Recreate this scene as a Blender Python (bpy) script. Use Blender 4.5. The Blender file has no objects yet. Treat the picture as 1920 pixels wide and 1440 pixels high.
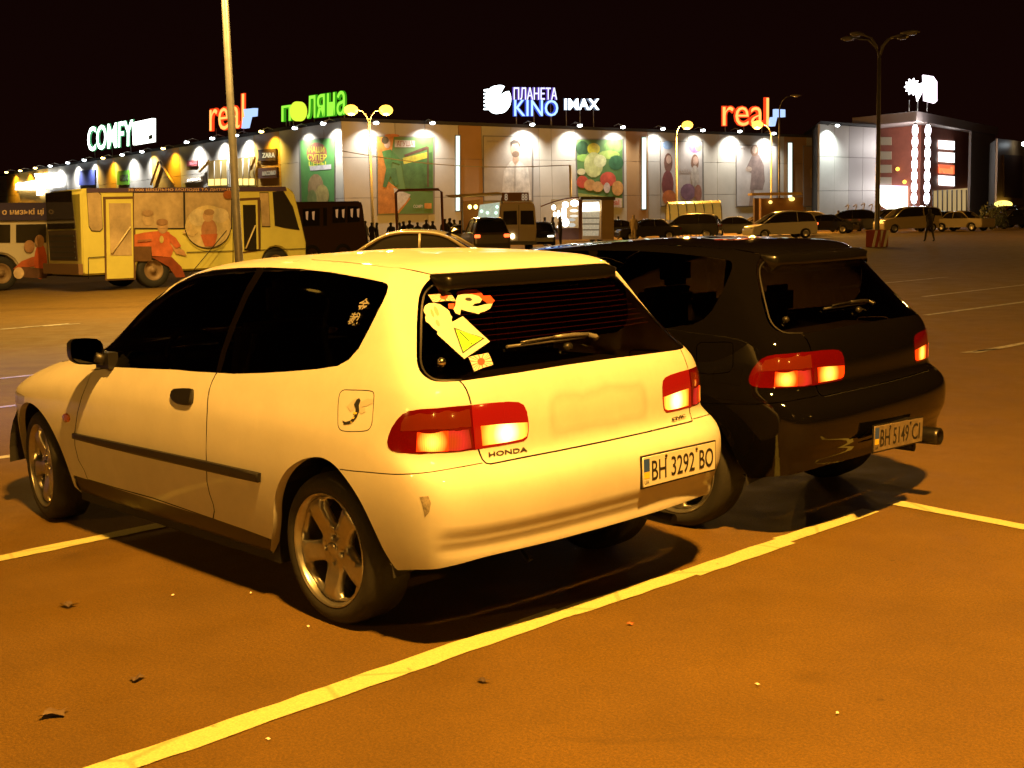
import bpy, bmesh, math, random
import numpy as np
from mathutils import Vector, Matrix, geometry
rnd = random.Random(7)
S = bpy.context.scene
COL = S.collection
# ------------------------------------------------------------------ camera, sky, exposure
CAM = np.array([-3.73241, 3.39267, 1.49547]); FPX = 2298.09
YAW, PIT, ROL = -.764706, -.131398, -.0262993
_F = np.array([math.cos(PIT)*math.cos(YAW), math.cos(PIT)*math.sin(YAW), math.sin(PIT)])
_R0 = np.array([math.sin(YAW), -math.cos(YAW), 0.]); _U0 = np.cross(_R0, _F)
_R = math.cos(ROL)*_R0 + math.sin(ROL)*_U0; _U = -math.sin(ROL)*_R0 + math.cos(ROL)*_U0
cd = bpy.data.cameras.new('camera'); cam = bpy.data.objects.new('camera', cd); COL.objects.link(cam)
cam.matrix_world = Matrix([[_R[i], _U[i], -_F[i], CAM[i]] for i in range(3)] + [[0, 0, 0, 1]])
cd.sensor_width = 36; cd.lens = 36*FPX/1920; cd.clip_start = .05; cd.clip_end = 3000
cd.dof.use_dof = False
S.camera = cam
S.view_settings.view_transform = 'Standard'; S.view_settings.look = 'None'
S.view_settings.exposure = 0; S.view_settings.gamma = 1
S.view_settings.use_curve_mapping = False
S.render.engine = 'CYCLES'
S.cycles.use_denoising = True
S.cycles.max_bounces = 6; S.cycles.sample_clamp_indirect = 4
W = bpy.data.worlds.new('World'); S.world = W; W.use_nodes = True
nt = W.node_tree; bg = nt.nodes['Background']
# night sky over a lit town: dark, faintly red-brown towards the horizon
tc = nt.nodes.new('ShaderNodeTexCoord'); sp = nt.nodes.new('ShaderNodeSeparateXYZ')
rp = nt.nodes.new('ShaderNodeValToRGB'); nt.links.new(tc.outputs['Generated'], sp.inputs[0])
nt.links.new(sp.outputs['Z'], rp.inputs[0]); nt.links.new(rp.outputs[0], bg.inputs[0])
rp.color_ramp.elements[0].position = 0; rp.color_ramp.elements[0].color = (.0065, .0014, .0008, 1)
rp.color_ramp.elements[1].position = .35; rp.color_ramp.elements[1].color = (.0030, .0008, .0007, 1)
bg.inputs[1].default_value = 1.0
SODIUM = (1, .455, .062)

# ------------------------------------------------------------------ helpers
def ray(u, v): return _F + _R*(u-960)/FPX - _U*(v-720)/FPX
def horizon(u): return 720 + FPX*(_F[2] + _R[2]*(u-960)/FPX)/_U[2]
def ground(u, v):
    d = ray(u, v); return CAM + d*(-CAM[2]/d[2])
def stand(u, Z):                      # ground point under image column u, Z metres ahead
    q = CAM + ray(u, horizon(u))*Z; return np.array([q[0], q[1], 0.])
class Wall:                           # an upright plane through two ground points, normal towards the camera
    def __init__(s, a, b):
        s.a, s.b = np.array(a, float), np.array(b, float)
        d = s.b-s.a; s.L = np.linalg.norm(d); s.d = d/s.L
        n = np.cross(s.d, [0, 0, 1.]); s.n = n if n@(CAM-s.a) > 0 else -n
    def px(s, u, v, off=0.):
        d = ray(u, v); q = s.a + s.n*off
        return CAM + d*(((q-CAM)@s.n)/(d@s.n))
    def at(s, x, z, off=0.): return s.a + s.d*x + np.array([0, 0, z]) + s.n*off
    def sx(s, u, v): return (s.px(u, v)-s.a)@s.d

MATS = {}
def mat(name, col=(.5, .5, .5), rough=.5, metal=0., noise=0., nscale=8., bump=0., bscale=60., emit=None, est=0., coat=0., spec=None, alpha=None):
    if name in MATS: return MATS[name]
    m = bpy.data.materials.new(name); m.use_nodes = True; N = m.node_tree.nodes; L = m.node_tree.links
    b = N['Principled BSDF']
    b.inputs['Base Color'].default_value = (*col, 1); b.inputs['Roughness'].default_value = rough; b.inputs['Metallic'].default_value = metal
    if spec is not None: b.inputs['Specular IOR Level'].default_value = spec
    if coat: b.inputs['Coat Weight'].default_value = coat; b.inputs['Coat Roughness'].default_value = .03
    if emit: b.inputs['Emission Color'].default_value = (*emit, 1); b.inputs['Emission Strength'].default_value = est
    if noise or bump:
        t = N.new('ShaderNodeTexCoord')
    if noise:
        n = N.new('ShaderNodeTexNoise'); n.inputs['Scale'].default_value = nscale; n.inputs['Detail'].default_value = 6; n.inputs['Roughness'].default_value = .65
        L.new(t.outputs['Object'], n.inputs['Vector'])
        mx = N.new('ShaderNodeMix'); mx.data_type = 'RGBA'; mx.blend_type = 'MULTIPLY'; mx.inputs[0].default_value = 1
        mx.inputs[6].default_value = (*col, 1)
        r = N.new('ShaderNodeMapRange'); r.inputs[1].default_value = .25; r.inputs[2].default_value = .75; r.inputs[3].default_value = 1-noise; r.inputs[4].default_value = 1+noise*.6
        L.new(n.outputs['Fac'], r.inputs[0]); L.new(r.outputs[0], mx.inputs[7]); L.new(mx.outputs[2], b.inputs['Base Color'])
    if bump:
        n2 = N.new('ShaderNodeTexNoise'); n2.inputs['Scale'].default_value = bscale; n2.inputs['Detail'].default_value = 4
        L.new(t.outputs['Object'], n2.inputs['Vector'])
        bp = N.new('ShaderNodeBump'); bp.inputs['Strength'].default_value = bump; bp.inputs['Distance'].default_value = .01
        L.new(n2.outputs['Fac'], bp.inputs['Height']); L.new(bp.outputs[0], b.inputs['Normal'])
    MATS[name] = m; return m
def glow(name, col, st):
    return mat(name, (.0, .0, .0), .6, emit=col, est=st)

def link(name, me, m=None, parent=None, loc=None, rotz=0.):
    o = bpy.data.objects.new(name, me); COL.objects.link(o)
    if m is not None:
        for q in (m if isinstance(m, (list, tuple)) else [m]): me.materials.append(q)
    if parent is not None: o.parent = parent
    if loc is not None: o.location = loc
    if rotz: o.rotation_euler[2] = rotz
    return o
def tag(o, label=None, cat=None, group=None, kind=None):
    if label: o['label'] = label
    if cat: o['category'] = cat
    if group: o['group'] = group
    if kind: o['kind'] = kind
    return o
def thing(name, label, cat, loc=(0, 0, 0), rotz=0., group=None):
    o = bpy.data.objects.new(name, None); COL.objects.link(o); o.empty_display_size = .2
    o.location = loc; o.rotation_euler[2] = rotz
    return tag(o, label, cat, group)
def copy_tree(o, parent=None):
    c = o.copy(); COL.objects.link(c)
    if parent is not None: c.parent = parent
    for ch in list(o.children): copy_tree(ch, c)
    return c
class MB:
    """collects geometry; build() links it as one mesh object"""
    def __init__(s): s.v = []; s.f = []; s.mi = []; s.sm = []
    def add(s, vs, fs, mi=0, smooth=False):
        o = len(s.v); s.v += [tuple(map(float, q)) for q in vs]
        s.f += [tuple(i+o for i in f) for f in fs]; s.mi += [mi]*len(fs); s.sm += [smooth]*len(fs); return s
    def box(s, c, d, mi=0, ax=None):
        c = np.array(c, float); d = np.array(d, float)/2
        A = np.eye(3) if ax is None else np.array(ax, float)
        vs = [c + A.T@(d*np.array([i, j, k])) for i in (-1, 1) for j in (-1, 1) for k in (-1, 1)]
        return s.add(vs, [(0, 1, 3, 2), (4, 6, 7, 5), (0, 4, 5, 1), (2, 3, 7, 6), (0, 2, 6, 4), (1, 5, 7, 3)], mi)
    def prism(s, pts, ext, mi=0, mi_side=None):
        pts = [np.array(q, float) for q in pts]; n = len(pts); ext = np.array(ext, float)
        vs = pts + [q+ext for q in pts]
        s.add(vs, [tuple(range(n))[::-1], tuple(range(n, 2*n))], mi)
        o = len(s.v)-2*n; sd = [(o+i, o+(i+1) % n, o+n+(i+1) % n, o+n+i) for i in range(n)]
        s.f += sd; s.mi += [mi if mi_side is None else mi_side]*n; s.sm += [False]*n; return s
    def tube(s, pts, r, k=8, mi=0, caps=True):
        pts = [np.array(q, float) for q in pts]; n = len(pts); rs = r if isinstance(r, (list, tuple)) else [r]*n
        vs = []
        for i, q in enumerate(pts):
            d = pts[min(i+1, n-1)]-pts[max(i-1, 0)]; d = d/np.linalg.norm(d)
            a = np.cross(d, [0, 0, 1.] if abs(d[2]) < .9 else [1., 0, 0]); a /= np.linalg.norm(a); b = np.cross(d, a)
            vs += [q + rs[i]*(a*math.cos(2*math.pi*j/k)+b*math.sin(2*math.pi*j/k)) for j in range(k)]
        fs = [(i*k+j, i*k+(j+1) % k, (i+1)*k+(j+1) % k, (i+1)*k+j) for i in range(n-1) for j in range(k)]
        s.add(vs, fs, mi, True)
        if caps:
            o = len(s.v)-n*k; s.f += [tuple(range(o, o+k))[::-1], tuple(range(o+(n-1)*k, o+n*k))]; s.mi += [mi]*2; s.sm += [False]*2
        return s
    def lathe(s, prof, c, axis=(0, 0, 1), k=24, mi=0, close=False):
        c = np.array(c, float); z = np.array(axis, float); z /= np.linalg.norm(z)
        a = np.cross(z, [0, 0, 1.] if abs(z[2]) < .9 else [1., 0, 0]); a /= np.linalg.norm(a); b = np.cross(z, a)
        n = len(prof); vs = [c + z*h + r*(a*math.cos(2*math.pi*j/k)+b*math.sin(2*math.pi*j/k)) for r, h in prof for j in range(k)]
        fs = [(i*k+j, i*k+(j+1) % k, (i+1)*k+(j+1) % k, (i+1)*k+j) for i in range(n-1) for j in range(k)]
        return s.add(vs, fs, mi, True)
    def ball(s, c, r, k=10, mi=0):
        c = np.array(c, float); r = np.array(r if hasattr(r, '__len__') else (r, r, r), float); h = k//2
        vs = [c + r*np.array([math.sin(math.pi*i/h)*math.cos(2*math.pi*j/k), math.sin(math.pi*i/h)*math.sin(2*math.pi*j/k), math.cos(math.pi*i/h)]) for i in range(h+1) for j in range(k)]
        fs = [(i*k+j, i*k+(j+1) % k, (i+1)*k+(j+1) % k, (i+1)*k+j) for i in range(h) for j in range(k)]
        return s.add(vs, fs, mi, True)
    def mesh(s, name, bevel=0., org=None):
        me = bpy.data.meshes.new(name); v = s.v
        if org is not None: v = [tuple(np.array(q)-np.array(org)) for q in v]
        me.from_pydata(v, [], s.f)
        me.polygons.foreach_set('material_index', s.mi); me.polygons.foreach_set('use_smooth', s.sm)
        bm = bmesh.new(); bm.from_mesh(me)
        bmesh.ops.remove_doubles(bm, verts=bm.verts, dist=1e-5); bmesh.ops.recalc_face_normals(bm, faces=bm.faces)
        if bevel:
            es = [e for e in bm.edges if len(e.link_faces) == 2 and e.calc_face_angle(0) > .5]
            r = bmesh.ops.bevel(bm, geom=es, offset=bevel, segments=2, affect='EDGES', clamp_overlap=True)
            for f in r['faces']: f.smooth = True
        bm.to_mesh(me); bm.free(); return me
    def build(s, name, m, parent=None, loc=None, bevel=0., org=None, rotz=0.):
        return link(name, s.mesh(name, bevel, org), m, parent, loc, rotz)
def text_mesh(txt, w, h, depth, bold=.0, squeeze=True):
    """letters as a mesh in the xz plane, lower left at 0, facing -y, fitted into w x h"""
    cu = bpy.data.curves.new('lettering', 'FONT'); cu.body = txt; cu.size = 1; cu.extrude = .5; cu.offset = bold; cu.resolution_u = 3
    o = bpy.data.objects.new('lettering', cu); COL.objects.link(o)
    dg = bpy.context.evaluated_depsgraph_get(); me = bpy.data.meshes.new_from_object(o.evaluated_get(dg))
    bpy.data.objects.remove(o); bpy.data.curves.remove(cu)
    n = len(me.vertices); a = np.zeros(n*3); me.vertices.foreach_get('co', a); a = a.reshape(-1, 3)
    if n:
        lo, up = a.min(0), a.max(0)
        a[:, 0] = (a[:, 0]-lo[0])/(up[0]-lo[0])*w; a[:, 1] = (a[:, 1]-lo[1])/(up[1]-lo[1])*h; z = a[:, 2]/(1)*depth
        b = np.stack([a[:, 0], -z, a[:, 1]], -1); me.vertices.foreach_set('co', b.ravel())
    return me
def put_text(name, txt, org, dx, dz, depth, m, parent=None, bold=0., porg=None):
    """lettering spanned by the vectors dx (along) and dz (up) from org"""
    dx = np.array(dx, float); dz = np.array(dz, float)
    me = text_mesh(txt, 1, 1, 1, bold); n = len(me.vertices); a = np.zeros(n*3); me.vertices.foreach_get('co', a); a = a.reshape(-1, 3)
    nn = np.cross(dx, dz); nn /= np.linalg.norm(nn)
    q = np.array(org) + a[:, :1]*dx + a[:, 2:]*dz - a[:, 1:2]*nn*depth
    if porg is not None: q = q-np.array(porg)
    me.vertices.foreach_set('co', q.ravel()); me.update()
    return link(name, me, m, parent)
def glow_text(name, txt, org, dx, dz, depth, face, rim, parent, bold, porg, wall_n):
    """lit letters: a bright face standing in a slightly fatter, deeper coloured tray"""
    dx = np.array(dx); dz = np.array(dz); g = .035
    put_text(name, txt, np.array(org)-dx*g*.15-dz*g*.6, dx*(1+g*.3), dz*(1+g*1.2), depth, rim, parent, bold+.022, porg)
    return put_text(name+'_face', txt, np.array(org)+wall_n*(depth*.5+.03), dx, dz, .05, face, parent, max(bold-.012, -.01), porg)
def spot(name, loc, aim, power, col, size=100, blend=.6, r=.08, parent=None):
    l = bpy.data.lights.new(name, 'SPOT'); l.energy = power; l.color = col; l.spot_size = math.radians(size); l.spot_blend = blend; l.shadow_soft_size = r
    o = bpy.data.objects.new(name, l); COL.objects.link(o); o.location = loc
    d = Vector(aim)-Vector(loc); o.rotation_euler = d.to_track_quat('-Z', 'Y').to_euler()
    return o
KEYP, FILL, COLD, WALLP, RIGHTP = 8600, 1500, 14000, 14000, 2600
# ------------------------------------------------------------------ lamps that light the place
KEY = np.array([-4.2, 2.45, 9.0])
M_pole = mat('galvanised_pole', (.17, .16, .15), .5, .5, noise=.3, nscale=6)
M_head_case = mat('lamp_case', (.20, .19, .18), .5, .3)
M_sod = glow('sodium_lens', (1, .50, .06), 3.2)
def lamp_post(label, base, heads, h=8.8, lit=True, power=0., arm=1.2, r=.085, group='street lamps on tall poles over the car park', size=150, aim=None, fork=.9, lens=.36, col=SODIUM):
    """tall tapered pole with curved arms; heads = list of arm headings (radians)"""
    t = thing('street_lamp', label, 'street lamp', tuple(base), 0, group)
    m = MB(); m.tube([(0, 0, 0), (0, 0, .6), (0, 0, h-fork)], [r*1.25, r*1.1, r*.72], 12); m.build('pole', M_pole, t)
    m = MB(); m.lathe([(r*2.4, 0), (r*2.4, .03), (r*1.35, .06), (r*1.3, .35), (r*1.1, .38)], (0, 0, 0), (0, 0, 1), 16); m.build('base_flange', M_pole, t)
    for a in heads:
        d = np.array([math.cos(a), math.sin(a), 0]); z = np.array([0, 0, 1.])
        m = MB(); m.tube([z*(h-fork), z*(h-fork*.45)+d*arm*.18, z*(h-fork*.1)+d*arm*.5, z*h+d*arm], [r*.6, r*.5, r*.45, r*.4], 8); ar_ = m.build('arm', M_pole, t)
        c = z*(h+.02)+d*(arm+.28); s = np.cross(z, d)
        m = MB(); k = 10
        for i, (u, w_, hh) in enumerate(((-.36, .05, .04), (-.2, .13, .09), (.1, .17, .12), (.32, .13, .09), (.40, .04, .03))):
            m.add([c+d*u+s*w_*math.cos(2*math.pi*j/k)+z*(hh*math.sin(2*math.pi*j/k) if math.sin(2*math.pi*j/k) > 0 else .35*hh*math.sin(2*math.pi*j/k)) for j in range(k)], [], 0)
        m.f = [(i*k+j, i*k+(j+1) % k, (i+1)*k+(j+1) % k, (i+1)*k+j) for i in range(4) for j in range(k)]+[tuple(range(k)), tuple(range(4*k, 5*k))]
        m.mi = [0]*len(m.f); m.sm = [True]*len(m.f)
        hd = m.build('lamp_head', M_head_case, t)
        m = MB(); m.ball(c+d*.08-z*.045, (lens, lens, lens*(.45 if lens < .4 else .75)) if lit else (.22, .22, .05), 12); m.build('lamp_lens', M_sod if lit else mat('dull_lens', (.25, .23, .2), .2), t)  # lit lens ball oversized to stand in for the lamp's glare
        if lit and power:
            q = c+d*.08-z*.34+np.array(base); aa = np.array(aim) if aim is not None and aim != 'all' else q+d*1.2-z*6
            if aim == 'all':
                l = bpy.data.lights.new('lamp_light', 'POINT'); l.energy = power; l.color = SODIUM; l.shadow_soft_size = .2
                o = bpy.data.objects.new('lamp_light', l); COL.objects.link(o); o.location = tuple(q-[0, 0, .35])
            else: o = spot('lamp_light', tuple(q), tuple(aa), power, col, size, .9, .2)
    return t
# ------------------------------------------------------------------ ground
def ground_mat():
    m = mat('asphalt', (.10, .095, .09), .82); N, L = m.node_tree.nodes, m.node_tree.links; b = N['Principled BSDF']
    t = N.new('ShaderNodeTexCoord')
    def noise(sc, det, rg=.6):
        n = N.new('ShaderNodeTexNoise'); n.inputs['Scale'].default_value = sc; n.inputs['Detail'].default_value = det; n.inputs['Roughness'].default_value = rg; L.new(t.outputs['Object'], n.inputs['Vector']); return n.outputs['Fac']
    def rng(o, a, b_, c, d):
        r = N.new('ShaderNodeMapRange'); r.inputs[1].default_value = a; r.inputs[2].default_value = b_; r.inputs[3].default_value = c; r.inputs[4].default_value = d; L.new(o, r.inputs[0]); return r.outputs[0]
    def mul(a, b_):
        q = N.new('ShaderNodeMath'); q.operation = 'MULTIPLY'; L.new(a, q.inputs[0]); L.new(b_, q.inputs[1]); return q.outputs[0]
    big = rng(noise(.22, 4), .3, .7, .84, 1.12); mid = rng(noise(1.6, 6, .7), .3, .7, .86, 1.12); grain = rng(noise(95, 3, .85), .34, .66, .62, 1.42); fine = rng(noise(300, 2, .8), .3, .7, .66, 1.36)
    v = N.new('ShaderNodeTexVoronoi'); v.inputs['Scale'].default_value = 3.2; v.inputs['Randomness'].default_value = 1; L.new(t.outputs['Object'], v.inputs['Vector'])
    spots = rng(v.outputs['Distance'], .02, .055, .62, 1.)
    v2 = N.new('ShaderNodeTexVoronoi'); v2.inputs['Scale'].default_value = 1.1; L.new(t.outputs['Object'], v2.inputs['Vector'])
    spots2 = rng(v2.outputs['Distance'], .02, .10, .82, 1.)
    wv = N.new('ShaderNodeTexNoise'); wv.inputs['Scale'].default_value = 1.4; wv.inputs['Detail'].default_value = 5; L.new(t.outputs['Object'], wv.inputs['Vector'])
    wm = N.new('ShaderNodeMix'); wm.data_type = 'RGBA'; wm.blend_type = 'LINEAR_LIGHT'; wm.inputs[0].default_value = .12; L.new(t.outputs['Object'], wm.inputs[6]); L.new(wv.outputs['Color'], wm.inputs[7])
    ck = N.new('ShaderNodeTexVoronoi'); ck.feature = 'DISTANCE_TO_EDGE'; ck.inputs['Scale'].default_value = .33; L.new(wm.outputs[2], ck.inputs['Vector'])
    crack = rng(ck.outputs['Distance'], .0012, .006, .62, 1.)
    gate = rng(noise(.45, 2), .60, .68, 0., .7)
    cm = N.new('ShaderNodeMix'); cm.data_type = 'FLOAT'; L.new(gate, cm.inputs[0]); cm.inputs[2].default_value = 1.; L.new(crack, cm.inputs[3])
    oil = rng(noise(.9, 7, .75), .60, .74, 1., .66)
    f = mul(mul(mul(big, mid), mul(grain, fine)), mul(mul(spots, spots2), mul(cm.outputs[0], oil)))
    mx = N.new('ShaderNodeMix'); mx.data_type = 'RGBA'; mx.blend_type = 'MULTIPLY'; mx.inputs[0].default_value = 1; mx.inputs[6].default_value = (.113, .062, .0035, 1); L.new(f, mx.inputs[7]); L.new(mx.outputs[2], b.inputs['Base Color'])
    L.new(rng(noise(2.5, 4), .3, .7, .62, .9), b.inputs['Roughness'])
    bp = N.new('ShaderNodeBump'); bp.inputs['Strength'].default_value = .5; bp.inputs['Distance'].default_value = .004; L.new(noise(160, 3, .8), bp.inputs['Height']); L.new(bp.outputs[0], b.inputs['Normal'])
    return m
me = bpy.data.meshes.new('car_park_ground')
xs = [-400, -30, -6, 14, 60, 700]
me.from_pydata([(-400, -900, 0), (900, -900, 0), (900, 400, 0), (-400, 400, 0)], [], [(0, 1, 2, 3)])
tag(link('car_park_ground', me, ground_mat()), kind='structure')
def line_mat(name, col, wear, lo):
    m = mat(name, col, .65); N, L = m.node_tree.nodes, m.node_tree.links; b = N['Principled BSDF']
    t = N.new('ShaderNodeTexCoord'); n = N.new('ShaderNodeTexNoise'); n.inputs['Scale'].default_value = 9; n.inputs['Detail'].default_value = 9; n.inputs['Roughness'].default_value = .75; L.new(t.outputs['Object'], n.inputs['Vector'])
    r = N.new('ShaderNodeValToRGB'); r.color_ramp.elements[0].position = lo; r.color_ramp.elements[0].color = (.12, .11, .10, 1); r.color_ramp.elements[1].position = lo+.09; r.color_ramp.elements[1].color = (*col, 1); L.new(n.outputs['Fac'], r.inputs[0])
    v = N.new('ShaderNodeTexVoronoi'); v.feature = 'DISTANCE_TO_EDGE'; v.inputs['Scale'].default_value = 1.3; L.new(t.outputs['Object'], v.inputs['Vector'])
    cr = N.new('ShaderNodeMapRange'); cr.inputs[1].default_value = .004; cr.inputs[2].default_value = .016; cr.inputs[3].default_value = .72; cr.inputs[4].default_value = 1; L.new(v.outputs['Distance'], cr.inputs[0])
    g = N.new('ShaderNodeTexNoise'); g.inputs['Scale'].default_value = 150; L.new(t.outputs['Object'], g.inputs['Vector']); gr = N.new('ShaderNodeMapRange'); gr.inputs[1].default_value = .3; gr.inputs[2].default_value = .7; gr.inputs[3].default_value = .82; gr.inputs[4].default_value = 1.1; L.new(g.outputs['Fac'], gr.inputs[0])
    mm = N.new('ShaderNodeMath'); mm.operation = 'MULTIPLY'; L.new(cr.outputs[0], mm.inputs[0]); L.new(gr.outputs[0], mm.inputs[1])
    mx = N.new('ShaderNodeMix'); mx.data_type = 'RGBA'; mx.blend_type = 'MULTIPLY'; mx.inputs[0].default_value = 1; L.new(r.outputs[0], mx.inputs[6]); L.new(mm.outputs[0], mx.inputs[7]); L.new(mx.outputs[2], b.inputs['Base Color'])
    return m
M_line = line_mat('road_paint', (.58, .56, .26), 0, .30); M_line2 = line_mat('road_paint_worn', (.40, .38, .35), 0, .40)
def pline(a, b, w=.105, m=None, z=.004, jag=.006):
    a, b = np.array(a, float), np.array(b, float); d = (b-a); Ln = np.linalg.norm(d); d /= Ln; n = np.array([-d[1], d[0]])
    k = max(2, int(Ln/.09)); mb = MB(); v = []
    for i in range(k+1):
        p = a+d*Ln*i/k; w1 = w/2+rnd.uniform(-jag, jag); w2 = w/2+rnd.uniform(-jag, jag); v += [(*(p+n*w1), z), (*(p-n*w2), z)]
    mb.add(v, [(2*i, 2*i+1, 2*i+3, 2*i+2) for i in range(k)]); return tag(mb.build('parking_line', m or M_line), kind='structure')
# the line behind the cars: laid in overlapping lengths that do not quite meet
pline((-.572, 2.9), (-.562, .10), .112); pline((-.574, .10), (-.596, -.62), .10); pline((-.606, -.62), (-.616, -1.32), .108); pline((-.598, -1.32), (-.608, -2.10), .098)
pline((-.60, -2.33), (-2.0, -2.18), .10)
for x, y0, y1, m_ in ((1.945, 2.75, -2.3, M_line), (4.57, 2.8, -2.6, M_line), (7.04, 2.9, -2.8, M_line2), (9.22, 2.9, -3.0, M_line2)): pline((x, y0), (x+.03, y1), .105, m_)
for x, y0, y1 in ((2.16, -9.0, -13.5), (4.88, -13.2, -16.5), (6.8, -16.8, -21), (9.6, -18, -23)): pline((x, y0), (x-.12, y1), .10, M_line2)
pline((2.25, -8.95), (2.12, -9.5), .07, M_line2)
for q in ((0, 618, 130, 607), (80, 612, 150, 607)):
    a, b = ground(q[0], q[1])[:2], ground(q[2], q[3])[:2]; pline(a, b, .12, M_line2, .005)
# litter: leaves and bits of paper on the asphalt
def litter(name, label, cat, p, col, s, rz, rough=.7):
    m = MB(); k = 9; vs = [(0, 0, .010)]
    for j in range(k):
        a = 2*math.pi*j/k; r = s*(1 if j % 2 else .62)*rnd.uniform(.8, 1.15); vs.append((r*math.cos(a), .6*r*math.sin(a), .004+.012*abs(math.sin(a*1.5))*s/.05))
    m.add(vs, [(0, 1+j, 1+(j+1) % k) for j in range(k)], 0, False)
    o = m.build(name, mat('litter_%s' % label[:9].replace(' ', '_'), col, rough), None, (p[0], p[1], .003), rotz=rz); return tag(o, label, cat)
litter('dry_leaf', 'curled dry leaf on the bare asphalt left of the rear wheel', 'leaf', ground(128, 1138), (.10, .07, .05), .05, .4)
litter('dry_leaf', 'dry leaf nearest the lower left corner of the asphalt', 'leaf', ground(102, 1343), (.12, .08, .05), .06, 1.2)
litter('dry_leaf', 'small dry leaf midway between the rear wheel and the lower left corner', 'leaf', ground(257, 1276), (.09, .06, .04), .04, 2.2)
litter('dry_leaf', 'small dark leaf by the yellow line left of its brightest stretch', 'leaf', ground(905, 1280), (.06, .04, .03), .03, .2)
litter('paper_scrap', 'tiny orange scrap on the asphalt just below the painted line', 'litter', ground(1182, 1173), (.55, .14, .05), .018, .5)
for u, v, lb_ in ((325, 1119, 'pale speck on the asphalt well left of the rear wheel'), (578, 1178, 'pale speck on the asphalt just in front of the rear wheel'), (1420, 1287, 'pale speck on the open asphalt right of the middle'), (1570, 1341, 'pale speck lowest on the right part of the asphalt'), (503, 1390, 'pale speck by the painted line near the bottom edge'), (470, 1115, 'pale speck at the edge of the shadow below the door')):
    o = litter('paper_scrap', lb_, 'litter', ground(u, v), (.8, .78, .7), .010, u, .2); o['group'] = 'pale specks on the asphalt'
# lamp standing behind the photographer: the main light on the two cars
LAMP_BACK = lamp_post('tall lamp post with two heads over the photographer', (-6.5, 3.0, 0), [math.radians(-24), math.radians(-14)], 9.0, True, 0, 1.35)
for hx, hy in ((-4.94, 2.30), (-4.84, 2.59)):
    spot('main_lamp_light', (hx, hy, 8.66), (1.9, -6.0, 0), KEYP, SODIUM, 143, 1., .13)
# further lamps of the car park behind and to the left of the photographer: they glint in the paintwork
for bx_, by_, hd_, pw_, lb_ in ((-27, -9, (.3, 1.6, 3.4, 4.8), FILL*.25, 'four headed lamp post far behind the black hatchback'), (-24, 17, (0., 1.6, 3.1, 4.7), FILL, 'four headed lamp post far behind the photographer'), (6, 25, (-1.2, 1.9), FILL*4.5, 'lamp post on the left, outside the picture'), (-46, 4, (.2, 1.7, 3.3, 4.9), FILL, 'farthest lamp post behind the photographer')):
    lamp_post(lb_, (bx_, by_, 0), hd_, 9., True, 0, 1.1)
    spot('lamp_light', (bx_, by_, 8.7), (0, 0, .5), pw_, SODIUM, 160, .8, .3)
lamp_post('lamp post with one cold white head on the left, outside the picture', (13, 9.5, 0), [-1.4], 8., True, 0, 1.)
spot('cold_lamp_light', (13.2, 8.0, 7.7), (9.5, .2, 0), COLD, (.42, .40, 1), 46, .9, .3)
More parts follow.
